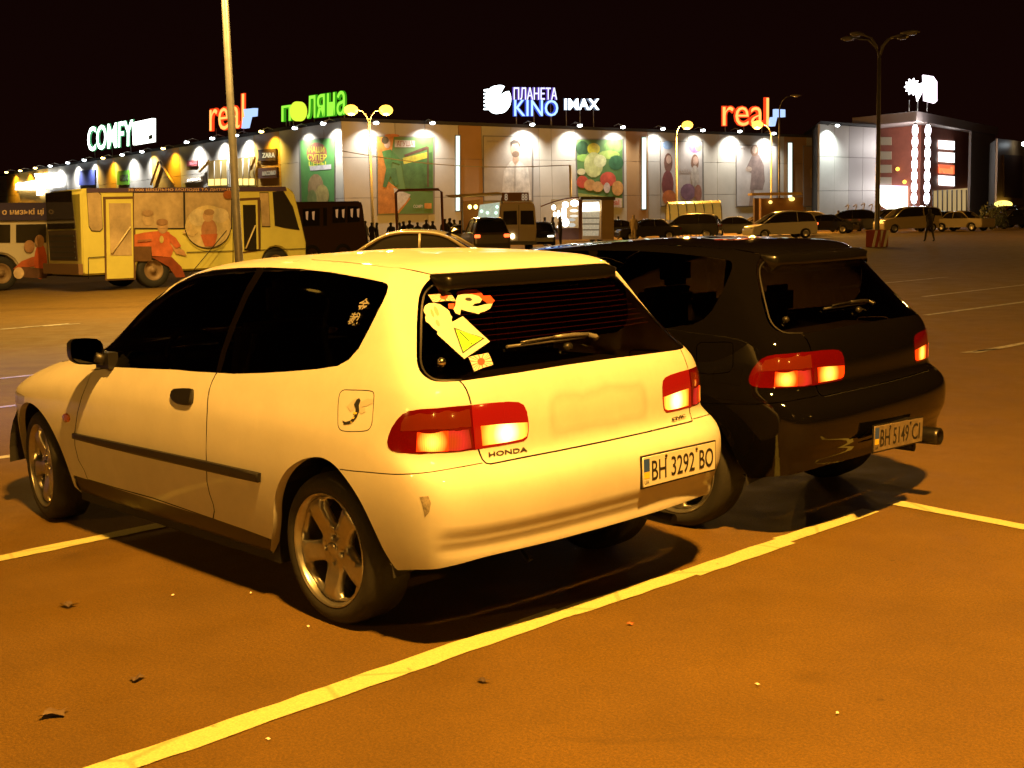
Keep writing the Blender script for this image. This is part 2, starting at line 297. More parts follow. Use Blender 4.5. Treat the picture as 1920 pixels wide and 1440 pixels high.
# ---- surface of the hatchback: control net and traced panel outlines (surface parameters)
# control net of half the hatchback: rows go from sill to roof centreline, columns from tail round the side to nose
def car_net():
    R=[]
    # rear block columns c0..c5 per row: (centre x, z), corner shape
    def rear(xr,w,zr,zs,sq,ys=(0,.28,.50,.66,.775)):
        # c0..c4 ; sq = how far forward the corner columns lie
        o=[]
        f=(0,0,.16,.45,1.)
        for k,y in enumerate(ys):
            a=(0,0,.02,.12,.4)[k]
            o.append((xr+sq*f[k], y, zr+(zs-zr)*a))
        return o
    def row(re,sides,front): R.append(re+sides+front)
    sx=(-.40,-.10,.30,.80,1.30,1.80,2.40)
    def low(xr,zr,zs,w,xf,zf,sq=.20,yc=None,wf=None):
        yc=yc or (0,.28,.52,.715,w-.025)
        re=rear(xr,w,zr,zs,sq,yc)
        mult=(.985,1.0,1.0,1.0,1.0,1.0,.998)
        dz=[(zr-zs)*.28,(zr-zs)*.06,0,0,0,0,(zf-zs)*.15]
        si=[(sx[k],w*mult[k],zs+dz[k]) for k in range(7)]
        fr=[(2.85,w*.955,zs+(zf-zs)*.4),(xf-.17,.68,zs+(zf-zs)*.8),(xf-.02,.45,zf),(xf,.2,zf),(xf,0,zf)]
        row(re,si,fr)
    low(-.42,.250,.17,.70,3.05,.22,.10)
    low(-.69,.245,.180,.775,3.20,.23,.16)
    low(-.725,.285,.24,.800,3.28,.28,.17)
    low(-.745,.38,.37,.828,3.27,.40,.14)
    low(-.768,.50,.51,.848,3.28,.52,.14)
    low(-.77,.595,.61,.853,3.27,.60,.14)
    low(-.74,.645,.69,.851,3.25,.64,.16)
    # r7 hatch foot / shoulder
    row(rear(-.675,.85,.675,.74,.17,(0,.28,.51,.70,.81)),
        [(-.39,.832,.752),(-.10,.846,.755),(.30,.846,.755),(.80,.846,.755),(1.30,.846,.755),(1.80,.845,.755),(2.40,.840,.755)],
        [(2.83,.78,.71),(3.09,.63,.685),(3.18,.42,.685),(3.2,.2,.69),(3.2,0,.69)])
    row(rear(-.685,.83,.80,.83,.15,(0,.28,.51,.70,.80)),
        [(-.39,.812,.835),(-.10,.826,.83),(.30,.829,.825),(.80,.829,.82),(1.30,.829,.82),(1.80,.825,.82),(2.34,.795,.815)],
        [(2.73,.70,.785),(2.93,.56,.765),(3.0,.38,.77),(3.02,.2,.775),(3.02,0,.775)])
    row(rear(-.655,.80,.925,.905,.14,(0,.28,.51,.69,.775)),
        [(-.40,.788,.92),(-.10,.806,.90),(.30,.808,.895),(.80,.808,.885),(1.30,.808,.875),(1.80,.805,.87),(2.18,.745,.86)],
        [(2.42,.66,.855),(2.55,.5,.865),(2.64,.34,.885),(2.66,.2,.89),(2.66,0,.89)])
    row(rear(-.605,.78,.99,.965,.15,(0,.28,.485,.64,.735)),
        [(-.40,.765,.985),(-.12,.785,.96),(.25,.788,.955),(.65,.788,.945),(1.05,.788,.935),(1.45,.785,.93),(1.72,.775,.925)],
        [(1.88,.745,.92),(2.05,.60,.93),(2.17,.42,.94),(2.22,.2,.945),(2.23,0,.945)])
    row(rear(-.51,.73,1.10,1.075,.16,(0,.28,.455,.59,.675)),
        [(-.345,.72,1.08),(-.12,.742,1.07),(.22,.748,1.07),(.58,.748,1.065),(.94,.748,1.06),(1.30,.745,1.055),(1.54,.738,1.05)],
        [(1.72,.71,1.05),(1.88,.56,1.06),(1.98,.38,1.07),(2.02,.2,1.07),(2.03,0,1.07)])
    row(rear(-.385,.68,1.23,1.205,.13,(0,.28,.43,.55,.625)),
        [(-.27,.668,1.21),(-.10,.69,1.21),(.20,.70,1.215),(.50,.702,1.215),(.80,.70,1.21),(1.13,.695,1.205),(1.36,.682,1.20)],
        [(1.54,.645,1.20),(1.66,.50,1.215),(1.74,.34,1.222),(1.77,.2,1.225),(1.78,0,1.225)])
    row(rear(-.29,.63,1.325,1.30,.10,(0,.28,.41,.515,.58)),
        [(-.21,.622,1.305),(-.06,.645,1.312),(.20,.655,1.32),(.47,.656,1.322),(.73,.652,1.318),(.97,.642,1.31),(1.16,.625,1.302)],
        [(1.30,.58,1.30),(1.40,.44,1.315),(1.47,.30,1.322),(1.50,.2,1.325),(1.51,0,1.325)])
    row(rear(-.235,.56,1.352,1.335,.07,(0,.28,.385,.475,.53)),
        [(-.17,.565,1.338),(-.03,.585,1.350),(.20,.592,1.360),(.45,.593,1.364),(.69,.588,1.359),(.88,.575,1.350),(1.03,.555,1.345)],
        [(1.13,.50,1.345),(1.20,.38,1.352),(1.25,.27,1.357),(1.28,.18,1.36),(1.29,0,1.36)])
    row(rear(-.10,.45,1.369,1.360,.05,(0,.22,.32,.39,.425)),
        [(-.03,.45,1.362),(.06,.47,1.370),(.24,.478,1.379),(.45,.48,1.382),(.65,.472,1.377),(.77,.455,1.366),(.84,.43,1.360)],
        [(.88,.39,1.360),(.93,.30,1.366),(.97,.22,1.370),(.99,.14,1.371),(1.0,0,1.371)])
    row([(.02,0,1.378),(.03,.10,1.378),(.04,.15,1.378),(.06,.19,1.378),(.09,.21,1.378)],
        [(.11,.22,1.379),(.18,.22,1.384),(.30,.22,1.390),(.45,.22,1.392),(.60,.22,1.388),(.68,.21,1.382),(.72,.20,1.379)],
        [(.75,.18,1.379),(.78,.14,1.380),(.80,.10,1.380),(.81,.06,1.381),(.82,0,1.381)])
    row([(.02+.08*k,0,1.380+[0,.001,.002,.003,.004][k]) for k in range(5)],
        [(.38,0,1.389),(.42,0,1.392),(.46,0,1.393),(.50,0,1.393),(.53,0,1.392),(.56,0,1.391),(.60,0,1.389)],
        [(.64,0,1.387),(.68,0,1.386),(.73,0,1.385),(.78,0,1.384),(.82,0,1.383)])
    return np.array(R,float)   # rows, cols, 3
def bs_basis(n,x):
    """clamped uniform cubic B-spline basis for n control points, domain 0..n-3"""
    k=np.concatenate([[0]*3,np.arange(0,n-2),[n-3]*3]).astype(float)
    x=np.clip(np.asarray(x,float),0,n-3-1e-9)
    N=[((x>=k[i])&(x<k[i+1])).astype(float) for i in range(len(k)-1)]
    for d in range(1,4):
        M=[]
        for i in range(len(k)-1-d):
            a=(x-k[i])/(k[i+d]-k[i]) if k[i+d]>k[i] else 0*x
            b=(k[i+d+1]-x)/(k[i+d+1]-k[i+1]) if k[i+d+1]>k[i+1] else 0*x
            M.append(a*N[i]+b*N[i+1])
        N=M
    return np.stack(N,-1)
NET=car_net()
def surf(t,v):
    t=np.asarray(t,float); v=np.asarray(v,float)
    p=np.einsum('...i,...j,ijk->...k',bs_basis(NET.shape[0],v),bs_basis(NET.shape[1],t),NET)
    # steps pressed into the lower rear bumper
    w=np.clip((3.05-t)/.75,0,1); w=w*w*(3-2*w)
    d=np.interp(v,[1.1,1.45,1.75,1.90,2.05,2.22,2.36,2.46,2.72,2.82],[.010,.011,.012,.016,.019,.016,.012,.011,.002,0])*w
    p=p.copy(); p[...,0]+=d
    return p
FT = {'side_glass':[[9.706,8.749],[11.033,9.273],[11.125,9.7],[10.71,10.267],[10.44,11.04],[10.63,11.611],[10.509,12.128],[9.738,12.456],[8.465,12.526],[7.407,12.481],[6.514,12.404],[5.697,12.271],[4.95,12.098],[4.126,11.912],[3.863,11.824],[3.764,11.677],[3.897,11.393],[4.323,10.796],[4.542,10.335],[4.722,9.819],[4.877,9.462],[5.055,9.229],[5.403,9.057],[5.851,8.854],[6.28,8.648],[6.703,8.467],[6.978,8.432],[7.4,8.37],[7.672,8.382],[8.28,8.207],[8.922,8.004]],'pillar_rear':[[6.878,8.252],[7.175,9.428],[7.303,10.269],[7.397,11.147],[7.464,12.221],[7.704,12.805]],'pillar_front':[[6.942,8.225],[7.278,9.415],[7.432,10.26],[7.56,11.142],[7.695,12.227],[7.994,12.839]],'door_rear':[[6.985,8.477],[6.916,7.862],[6.905,7.281],[6.896,6.694],[6.881,5.33],[6.917,3.571],[6.969,2.6],[6.965,2.212],[6.942,1.876],[6.951,1.655],[7.013,1.329]],'door_bottom':[[7.013,1.329],[7.493,1.39],[8.035,1.457],[8.729,1.421],[9.302,1.406]],'door_front':[[9.302,1.406],[9.319,1.764],[9.386,2.137],[9.392,2.665],[9.349,3.226],[9.25,4.317],[9.16,5.412],[9.104,6.614],[9.185,7.526],[8.933,7.888]],'sill_top':[[6.084,1.175],[6.511,1.265],[7.013,1.329]],'sill_front':[[9.302,1.406],[9.587,1.392]],'bumper_side':[[4.732,4.318],[4.574,4.344],[4.165,4.474],[3.61,4.67],[2.874,5.054],[2.04,5.468],[1.422,5.66]],'hatch_side':[[1.72,8.501],[1.651,8.351],[1.591,8.111],[1.556,7.855],[1.539,7.627]],'hatch_low':[[1.448,6.288],[1.424,6.084],[1.404,5.839],[1.364,5.617],[1.297,5.543]],'hatch_bottom':[[1.297,5.543],[0.735,5.659],[0.345,5.679]],'rear_glass':[[1.721,8.494],[2.18,8.54],[2.464,8.655],[2.679,8.898],[2.774,9.158],[2.756,9.523],[2.536,10.303],[2.272,10.986],[2.123,11.259],[1.908,11.53],[1.429,11.942]],'glass_inner':[[1.657,8.525],[2.13,8.591],[2.385,8.696],[2.579,8.956],[2.645,9.208],[2.623,9.512],[2.394,10.292],[2.102,11.027],[1.834,11.357],[1.437,11.594]],'glass_bottom':[[1.721,8.494],[1.427,8.5],[0.552,8.562],[0.155,8.607]],'lamp_outer':[[1.533,7.609],[1.885,7.62],[2.322,7.598],[2.822,7.567],[3.155,7.475],[3.345,7.332],[3.487,7.11],[3.606,6.784],[3.663,6.459],[3.68,6.203],[3.649,5.994],[3.548,5.894],[3.363,5.912],[2.99,6.05],[2.309,6.207],[1.837,6.242],[1.509,6.28]],'lamp_inner':[[1.533,7.609],[1.173,7.606],[0.887,7.575],[0.751,7.52],[0.688,7.415],[0.66,7.214],[0.651,6.93],[0.656,6.644],[0.672,6.455],[0.722,6.357],[0.831,6.338],[1.106,6.313],[1.509,6.28]],'lit_outer':[[2.845,6.833],[2.158,6.913],[2.067,6.91],[2.059,6.28],[2.392,6.247],[2.831,6.173]],'dim_outer':[[2.067,6.91],[1.632,6.918],[1.576,6.34],[1.836,6.28],[2.059,6.28]],'lit_inner':[[1.399,6.98],[1.094,6.971],[0.667,6.91],[0.669,6.649],[0.684,6.506],[0.743,6.437],[0.962,6.404],[1.374,6.382]],'amber_outer':[[3.253,7.259],[2.82,7.434],[2.103,7.506],[1.586,7.49],[1.577,6.987],[2.158,6.96],[2.89,6.877],[3.332,6.754],[3.339,7.027]],'fuel':[[4.827,8.085],[4.694,8.134],[4.321,8.13],[4.217,8.009],[4.18,7.665],[4.127,6.871],[4.145,6.586],[4.218,6.41],[4.468,6.262],[4.686,6.205],[4.764,6.343],[4.795,6.646],[4.858,7.729]],'handle':[[7.486,6.764],[7.468,6.978],[7.407,7.105],[7.199,7.233],[7.147,7.163],[7.128,6.869],[7.119,6.391],[7.157,6.215],[7.249,6.154],[7.365,6.175],[7.444,6.345],[7.482,6.543]],'moulding':[[9.352,3.236],[8.677,3.283],[7.832,3.333],[6.926,3.391],[6.482,3.402],[6.067,3.415],[6.091,3.072],[6.502,3.042],[6.946,3.033],[7.856,2.994],[8.699,2.986],[9.37,3.001]],'repeater':[[9.546,3.964],[9.506,4.136],[9.452,4.2],[9.41,4.096],[9.399,3.91],[9.434,3.733],[9.488,3.673],[9.537,3.734]],'skull':[[2.171,10.729],[2.094,10.852],[1.943,10.922],[1.772,10.909],[1.619,10.864],[1.54,10.776],[1.473,10.706],[1.439,10.64],[1.446,10.546],[1.426,10.483],[1.47,10.409],[1.481,10.303],[1.528,10.216],[1.844,10.091],[1.955,10.039],[1.993,10.066],[1.956,10.13],[2.052,10.229],[2.124,10.356],[2.204,10.422],[2.186,10.528],[2.143,10.602],[2.174,10.666]],'warn_sheet':[[1.478,10.349],[1.162,10.483],[0.857,9.726],[1.502,9.287],[1.983,10.047],[1.844,10.091],[1.562,10.204]],'warn_tri':[[1.5,10.198],[0.926,9.829],[1.504,9.446]],'warn_in':[[1.468,10.143],[0.972,9.832],[1.476,9.505]],'warn_bar':[[1.417,10.067],[1.388,10.08],[1.253,9.797],[1.271,9.777]],'warn_dot':[[1.254,9.726],[1.225,9.752],[1.217,9.712],[1.244,9.686]],'flag_low':[[1.399,9.326],[1.191,9.367],[0.977,9.395],[0.969,9.254],[0.974,8.976],[1.17,8.915],[1.365,8.804],[1.38,9.019]],'flag_low_sun':[[1.104,9.119],[1.125,9.055],[1.16,9.012],[1.199,9.001],[1.233,9.026],[1.251,9.08],[1.249,9.146],[1.226,9.207],[1.189,9.247],[1.149,9.257],[1.116,9.234],[1.1,9.184]],'flag_top':[[1.873,11.178],[1.534,11.179],[1.201,11.213],[1.175,11.083],[1.155,10.914],[1.391,10.955],[1.797,10.934],[1.838,11.068]],'flag_top_sun':[[1.31,11.077],[1.342,11.03],[1.395,10.999],[1.456,10.992],[1.508,11.009],[1.537,11.047],[1.534,11.096],[1.501,11.144],[1.445,11.176],[1.383,11.185],[1.332,11.167],[1.306,11.127]],'red_tag':[[1.381,10.861],[1.217,10.863],[1.294,10.707],[1.419,10.727]],'bird_white':[[1.131,10.973],[1.045,11.088],[0.897,11.128],[0.727,11.09],[0.632,11.022],[0.609,10.913],[0.676,10.821],[0.782,10.802],[0.85,10.738],[0.747,10.725],[0.607,10.761],[0.502,10.775],[0.582,10.625],[0.687,10.561],[0.771,10.541],[0.807,10.498],[0.876,10.548],[1.0,10.599],[1.126,10.675],[1.212,10.525],[1.301,10.581],[1.308,10.692],[1.209,10.812]],'bird_cap':[[1.079,11.11],[0.999,11.213],[0.809,11.239],[0.608,11.234],[0.57,11.122],[0.568,11.012],[0.477,11.013],[0.46,10.834],[0.521,10.762],[0.579,10.799],[0.614,10.897],[0.634,11.015],[0.727,11.09],[0.897,11.128]],'bird_eye':[[0.937,10.954],[0.871,10.996],[0.804,10.989],[0.779,10.92],[0.831,10.882],[0.895,10.899]],'nozzle':[[0.098,9.162]],'stopper':[[2.087,9.215]],'badge_left':[[1.279,6.119],[0.697,6.097],[0.701,5.927],[1.286,5.915]],'scuff':[[3.115,3.843],[2.901,3.92],[2.862,3.646],[2.921,3.32],[3.033,3.126],[3.075,3.547]],'roof_seam':[[6.65,13.326],[5.217,13.192],[2.993,12.79],[1.459,11.96]],'arch_rear':[[6.267,0.301],[6.023,1.741],[5.948,2.357],[5.887,2.749],[5.784,3.248],[5.641,3.779],[5.473,4.197],[5.301,4.497],[5.1,4.669],[4.953,4.629],[4.796,4.396],[4.659,4.046],[4.507,3.608],[4.355,3.095],[4.205,2.473],[4.06,1.863],[3.907,1.413],[3.82,1.306]],'arch_front_rear':[[9.707,0.749],[9.607,1.626],[9.645,2.239],[9.736,2.828],[9.819,3.39],[9.941,3.929],[10.108,4.196],[10.324,4.291],[10.519,4.08]],'bumper_bottom':[[3.823,1.286],[3.255,1.427],[2.628,1.488],[2.145,1.563],[1.549,1.675],[1.045,1.709],[0.555,1.709],[0.379,1.704]],'bumper_groove':[[2.944,2.792],[2.822,2.565],[2.477,2.529],[0.53,2.571]]}
BPL = [(-.80, .330, .505), (-.80, -.195, .477), (-.797, -.195, .358), (-.797, .330, .383)]
# ------------------------------------------------------------------ hatchback: one smooth surface cut into panels
NR, NC = NET.shape[0], NET.shape[1]
TM, VM = NC-3, NR-3
SY = np.array([1, -1, 1.])
def sfn(tv):
    """surface point and outward unit normal"""
    tv = np.asarray(tv, float); t, v = tv[..., 0], tv[..., 1]; h = 2e-3
    p = surf(t, v)
    dt = surf(np.minimum(t+h, TM), v)-surf(np.maximum(t-h, 0), v)
    dv = surf(t, np.minimum(v+h, VM))-surf(t, np.maximum(v-h, 0))
    n = np.cross(dv, dt); ln = np.linalg.norm(n, axis=-1, keepdims=True)
    n = np.where(ln > 1e-14, n/np.maximum(ln, 1e-14), np.array([0, 0, 1.]))
    return p, n
_p, _n = sfn(np.array([7., 5.]));
NSG = 1. if _n[1] > 0 else -1.
def spn(tv):
    p, n = sfn(tv); n = n*NSG
    n[..., 2] = np.where(np.asarray(tv)[..., 1] > VM-.02, np.abs(n[..., 2]), n[..., 2])
    top = np.asarray(tv)[..., 1] > VM-1e-6
    n[top] = np.array([0, 0, 1.])
    return p, n
def strip(poly, w, closed=False):
    """a band of width w (metres) along a polyline, in surface parameters"""
    P = np.array(poly, float); m = len(P); L, Rr = [], []
    for i in range(m):
        a = P[(i-1) % m] if (closed or i > 0) else P[i]; b = P[(i+1) % m] if (closed or i < m-1) else P[i]
        h = 1e-3; t, v = P[i]; t0 = min(max(t, h), TM-h); v0 = min(max(v, h), VM-h)
        St = (surf(np.array(t0+h), np.array(v0))-surf(np.array(t0-h), np.array(v0)))/(2*h)
        Sv = (surf(np.array(t0), np.array(v0+h))-surf(np.array(t0), np.array(v0-h)))/(2*h)
        d = b-a; T3 = St*d[0]+Sv*d[1]; n = np.cross(St, Sv); B = np.cross(n, T3); B /= np.linalg.norm(B)+1e-12
        q = np.linalg.lstsq(np.stack([St, Sv], 1), B*w/2, rcond=None)[0]
        L.append(P[i]+q); Rr.append(P[i]-q)
    if closed: return [np.array(L), np.array(Rr)]
    return np.concatenate([np.array(L), np.array(Rr)[::-1]])
def inpoly(poly, x, y):
    P = np.asarray(poly); r = np.zeros(x.shape, bool); j = len(P)-1
    for i in range(len(P)):
        xi, yi = P[i]; xj, yj = P[j]
        c = ((yi > y) != (yj > y)); r ^= c & (x < (xj-xi)*(y-yi)/((yj-yi) if yj != yi else 1e-12)+xi); j = i
    return r
SCT = 4.
def cdt(polys, pts):
    co, ed = [], []
    for pl in polys:
        o = len(co); co += [Vector((a*SCT, b)) for a, b in pl]; m = len(pl)
        ed += [(o+i, o+(i+1) % m) for i in range(m)]
    co += [Vector((a*SCT, b)) for a, b in pts]
    r = geometry.delaunay_2d_cdt(co, ed, [], 0, 1e-5)
    return np.array([(q.x/SCT, q.y) for q in r[0]]), np.array([tuple(f) for f in r[2]])
def smooth(P, k=3, closed=False):
    P = np.array(P, float); n = len(P); o = []
    for i in range(n if closed else n-1):
        q = [P[(i+j) % n] if closed else P[min(max(i+j, 0), n-1)] for j in (-1, 0, 1, 2)]
        for s_ in np.arange(k)/k: o.append(.5*(2*q[1]+(q[2]-q[0])*s_+(2*q[0]-5*q[1]+4*q[2]-q[3])*s_**2+(3*q[1]-q[0]-3*q[2]+q[3])*s_**3))
    if not closed: o.append(P[-1])
    return np.array(o)
F_ = {k: np.array(v) for k, v in FT.items()}
for k_ in ('rear_glass', 'glass_inner', 'bumper_bottom', 'bumper_side'): F_[k_] = smooth(F_[k_])
for k_ in ('fuel', 'handle'): F_[k_] = smooth(F_[k_], 3, True)
def ctr(pl): return np.array([[0., pl[-1][1]]])
hb = np.concatenate([F_['hatch_low'], F_['hatch_bottom'][1:], ctr(F_['hatch_bottom'])])
gb = np.concatenate([F_['glass_bottom'], ctr(F_['glass_bottom'])])
bb = np.concatenate([F_['bumper_bottom'], ctr(F_['bumper_bottom'])])
rg = F_['rear_glass']
P_rear_glass = np.concatenate([rg, ctr(rg), gb[::-1]])
lip = F_['lamp_inner']
P_hatch = np.concatenate([F_['hatch_side'], lip[-1:], hb, gb[::-1]])
ar0 = F_['arch_rear']; ar = smooth(ar0, 3)
P_bumper = np.concatenate([ar[33:], bb[1:], hb[::-1][:-4], F_['bumper_side'][::-1]])
P_under = np.concatenate([bb, [[0, -1], [ar[-1][0], -1]]])
P_arch_r = np.concatenate([ar, [[ar[-1][0], -1], [ar[0][0], -1]]])
# front arch: traced rear half, mirrored forward, found on the surface by its side view
def on_side(x, z, t0=8., v0=3.):
    q = np.array([t0, v0])
    for _ in range(30):
        p = surf(q[0], q[1]); h = 1e-3
        J = np.stack([(surf(q[0]+h, q[1])-p)/h, (surf(q[0], q[1]+h)-p)/h], 1)[[0, 2]]
        d = np.linalg.solve(J, np.array([x, z])-p[[0, 2]]); q = q+np.clip(d, -.4, .4)
        q = np.array([min(max(q[0], 3.), TM-2.2), min(max(q[1], 0.), 9.)])
    return q
fa = []
for k in range(37):
    a = math.radians(-22+224*k/36); rx = .372 if math.cos(a) < 0 else .345
    if k in (0, 36): rx *= 1.02
    fa.append(on_side(2.56+rx*math.cos(a), max(.285+.345*math.sin(a), .15), 10.3, 2.5))
fa = np.array(fa); P_arch_f = np.concatenate([fa, [[fa[-1][0], -1], [fa[0][0], -1]]])
dr, db, df = F_['door_rear'], F_['door_bottom'], F_['door_front']
sg = F_['side_glass']
P_door = np.concatenate([df[:-1], sg[-5:][::-1], dr, db[1:]])
P_screen = np.array([[14, 7.35], [13, 7.35], [12, 7.4], [11.0, 7.6], [10.55, 8.2], [10.45, 9.2], [10.42, 10.4], [10.5, 11.2], [11.3, 11.5], [12.5, 11.6], [14, 11.6]])
P_hood = np.array([[14, 7.1], [12, 7.15], [10.9, 7.3], [10.35, 7.0], [10.3, 6.2], [10.9, 5.3], [11.5, 5.0], [14, 5.0]])
P_hlamp = np.array([[11.0, 4.9], [10.55, 4.75], [10.6, 4.1], [11.2, 3.9], [12.7, 3.95], [12.75, 4.7], [12, 4.85]])
P_skirt = np.concatenate([F_['sill_top'], F_['sill_front'][0:1], F_['sill_front'][1:], [[fa[-1][0], -1], [ar[0][0], -1]]])
pr, pf = F_['pillar_rear'], F_['pillar_front']
P_pillar = np.concatenate([pr, pf[::-1]])
fuel = F_['fuel']
seams = [strip(dr, .007), strip(db, .006), strip(df, .006), strip(F_['hatch_side'], .006), strip(hb, .007), strip(F_['bumper_side'], .004), strip(F_['roof_seam'], .006), strip(F_['sill_top'], .006)]
fl = strip(fuel, .0035, True)
MO = np.concatenate([F_['moulding']])
C_ = [P_rear_glass, P_hatch, P_bumper, P_under, P_arch_r, P_arch_f, P_door, P_screen, P_hood, P_hlamp, P_skirt, sg, P_pillar, F_['lamp_outer'], F_['lamp_inner']] + seams + fl
def clip_(p): return np.stack([np.clip(p[:, 0], 0, TM), np.clip(p[:, 1], 0, VM)], -1)
gt, gv = np.meshgrid(np.linspace(0, TM, 141), np.linspace(0, VM, 121))
PV, PT = cdt([clip_(c) for c in C_], np.stack([gt.ravel(), gv.ravel()], -1))
cx, cy = PV[PT].mean(1).T
REG = np.full(len(PT), 'body_shell', dtype=object)
def setr(mask, n): REG[mask] = n
door_m = inpoly(P_door, cx, cy)
setr(door_m, 'door')
setr(inpoly(P_hatch, cx, cy), 'tailgate'); setr(inpoly(P_bumper, cx, cy), 'rear_bumper')
setr(inpoly(P_hood, cx, cy), 'bonnet'); setr(inpoly(P_screen, cx, cy), 'windscreen'); setr(inpoly(P_hlamp, cx, cy), 'headlight')
setr(inpoly(P_skirt, cx, cy), 'side_skirt')
setr(inpoly(P_rear_glass, cx, cy), 'rear_window')
gm = inpoly(sg, cx, cy)
tl = np.interp(cy, pr[:, 1], pr[:, 0]) if pr[0][1] < pr[-1][1] else np.interp(cy, pr[::-1, 1], pr[::-1, 0])
setr(gm & (cx > tl), 'door_window'); setr(gm & (cx <= tl), 'quarter_window'); setr(gm & inpoly(P_pillar, cx, cy), 'pillar_trim')
for sm_ in seams: setr(inpoly(sm_, cx, cy), 'panel_gap')
setr(inpoly(fl[0], cx, cy) ^ inpoly(fl[1], cx, cy), 'panel_gap')
fin = inpoly(fuel, cx, cy) & (REG != 'panel_gap'); setr(fin, 'fuel_flap')
setr(inpoly(F_['lamp_outer'], cx, cy), 'tail_light'); setr(inpoly(F_['lamp_inner'], cx, cy), 'tailgate_light')
setr(inpoly(P_under, cx, cy), ''); setr(inpoly(P_arch_r, cx, cy), ''); setr(inpoly(P_arch_f, cx, cy), '')
P3, N3 = spn(PV)
def region(name, off=0., sides=(1,)):
    """verts, normals, triangles of a panel; sides: 1 left, -1 right"""
    k = PT[REG == name]; ids, inv = np.unique(k, return_inverse=True); inv = inv.reshape(k.shape)
    V, Nn, T = [], [], []
    for s in sides:
        m = np.array([1, s, 1.]); b = sum(len(q) for q in V)
        V.append((P3[ids]+N3[ids]*off)*m); Nn.append(N3[ids]*m)
        f = inv+b; e = np.cross(P3[k[:, 1]]-P3[k[:, 0]], P3[k[:, 2]]-P3[k[:, 0]]); fl_ = (e*N3[k[:, 0]]).sum(-1) < 0
        f = np.where(fl_[:, None], f[:, ::-1], f)
        T.append(f if s > 0 else f[:, ::-1])
    return np.concatenate(V), np.concatenate(Nn), np.concatenate(T)
def nmesh(name, V, Nn, T, weld=False):
    me = bpy.data.meshes.new(name)
    if weld:                                            # join the two halves along the centre line
        key = {}; rm = np.arange(len(V))
        for i in np.where(np.abs(V[:, 1]) < 1e-4)[0]:
            kk = tuple(np.round(V[i], 4)); rm[i] = key.setdefault(kk, i)
        T = rm[T]; T = T[(T[:, 0] != T[:, 1]) & (T[:, 1] != T[:, 2]) & (T[:, 0] != T[:, 2])]
        us, inv = np.unique(T, return_inverse=True); T = inv.reshape(T.shape); V = V[us]; Nn = Nn[us]
    a = np.linalg.norm(np.cross(V[T[:, 1]]-V[T[:, 0]], V[T[:, 2]]-V[T[:, 0]]), axis=-1); T = T[a > 1e-10]
    me.from_pydata(V.tolist(), [], T.tolist()); me.shade_smooth()
    me.normals_split_custom_set_from_vertices(Nn.tolist())
    return me
PANELS = {}
for n_ in ('body_shell', 'rear_bumper', 'tailgate', 'bonnet', 'windscreen', 'rear_window', 'panel_gap'):
    off = {'windscreen': -.003, 'rear_window': -.003, 'panel_gap': -.006}.get(n_, 0.)
    PANELS[n_] = [nmesh(n_, *region(n_, off, (1, -1)), weld=n_ != 'panel_gap')]
for n_ in ('door', 'door_window', 'quarter_window', 'pillar_trim', 'fuel_flap', 'tail_light', 'tailgate_light', 'headlight', 'side_skirt'):
    off = {'door_window': -.002, 'quarter_window': -.002, 'pillar_trim': -.001, 'side_skirt': -.006, 'tail_light': .002, 'tailgate_light': .002}.get(n_, 0.)
    PANELS[n_] = [nmesh(n_, *region(n_, off, (s,))) for s in (1, -1)]
def patch(name, poly, off, m, parent, step=.035, side=1, thick=0.):
    """a thin piece lying on the car's surface"""
    P = np.array(poly); lo, up = P.min(0), P.max(0)
    nx = max(2, int((up[0]-lo[0])/.06)+1); ny = max(2, int((up[1]-lo[1])/.12)+1)
    a, b = np.meshgrid(np.linspace(*((lo[0], up[0]) + (nx+1,)))[1:-1], np.linspace(*((lo[1], up[1]) + (ny+1,)))[1:-1])
    a, b = a.ravel(), b.ravel(); k = inpoly(P, a, b)
    V, T = cdt([P], np.stack([a[k], b[k]], -1)); c = V[T].mean(1); T = T[inpoly(P, c[:, 0], c[:, 1])]
    p, n = spn(V); e = np.cross(p[T[:, 1]]-p[T[:, 0]], p[T[:, 2]]-p[T[:, 0]]); fl_ = (e*n[T[:, 0]]).sum(-1) < 0
    T = np.where(fl_[:, None], T[:, ::-1], T)
    q = p+n*off; nn = n
    if thick:                                           # skirt round the edge down to the surface
        m0 = len(q); es = {}
        for f in T:
            for i in range(3):
                e = (f[i], f[(i+1) % 3]); es[e] = 1
        rim = [e for e in es if (e[1], e[0]) not in es]
        q = np.concatenate([q, p+n*(off-thick)]); nn = np.concatenate([n, n])
        T = np.concatenate([T, [(e[0], e[0]+m0, e[1]) for e in rim], [(e[1], e[0]+m0, e[1]+m0) for e in rim]])
    if side < 0: q = q*SY; nn = nn*SY; T = T[:, ::-1]
    if thick:
        me = bpy.data.meshes.new(name); me.from_pydata(q.tolist(), [], T.tolist())
        k = np.zeros(len(T), bool); k[:len(T)-2*len(rim)] = True; me.polygons.foreach_set('use_smooth', k)
    else: me = nmesh(name, q, nn, T)
    return link(name, me, m, parent)

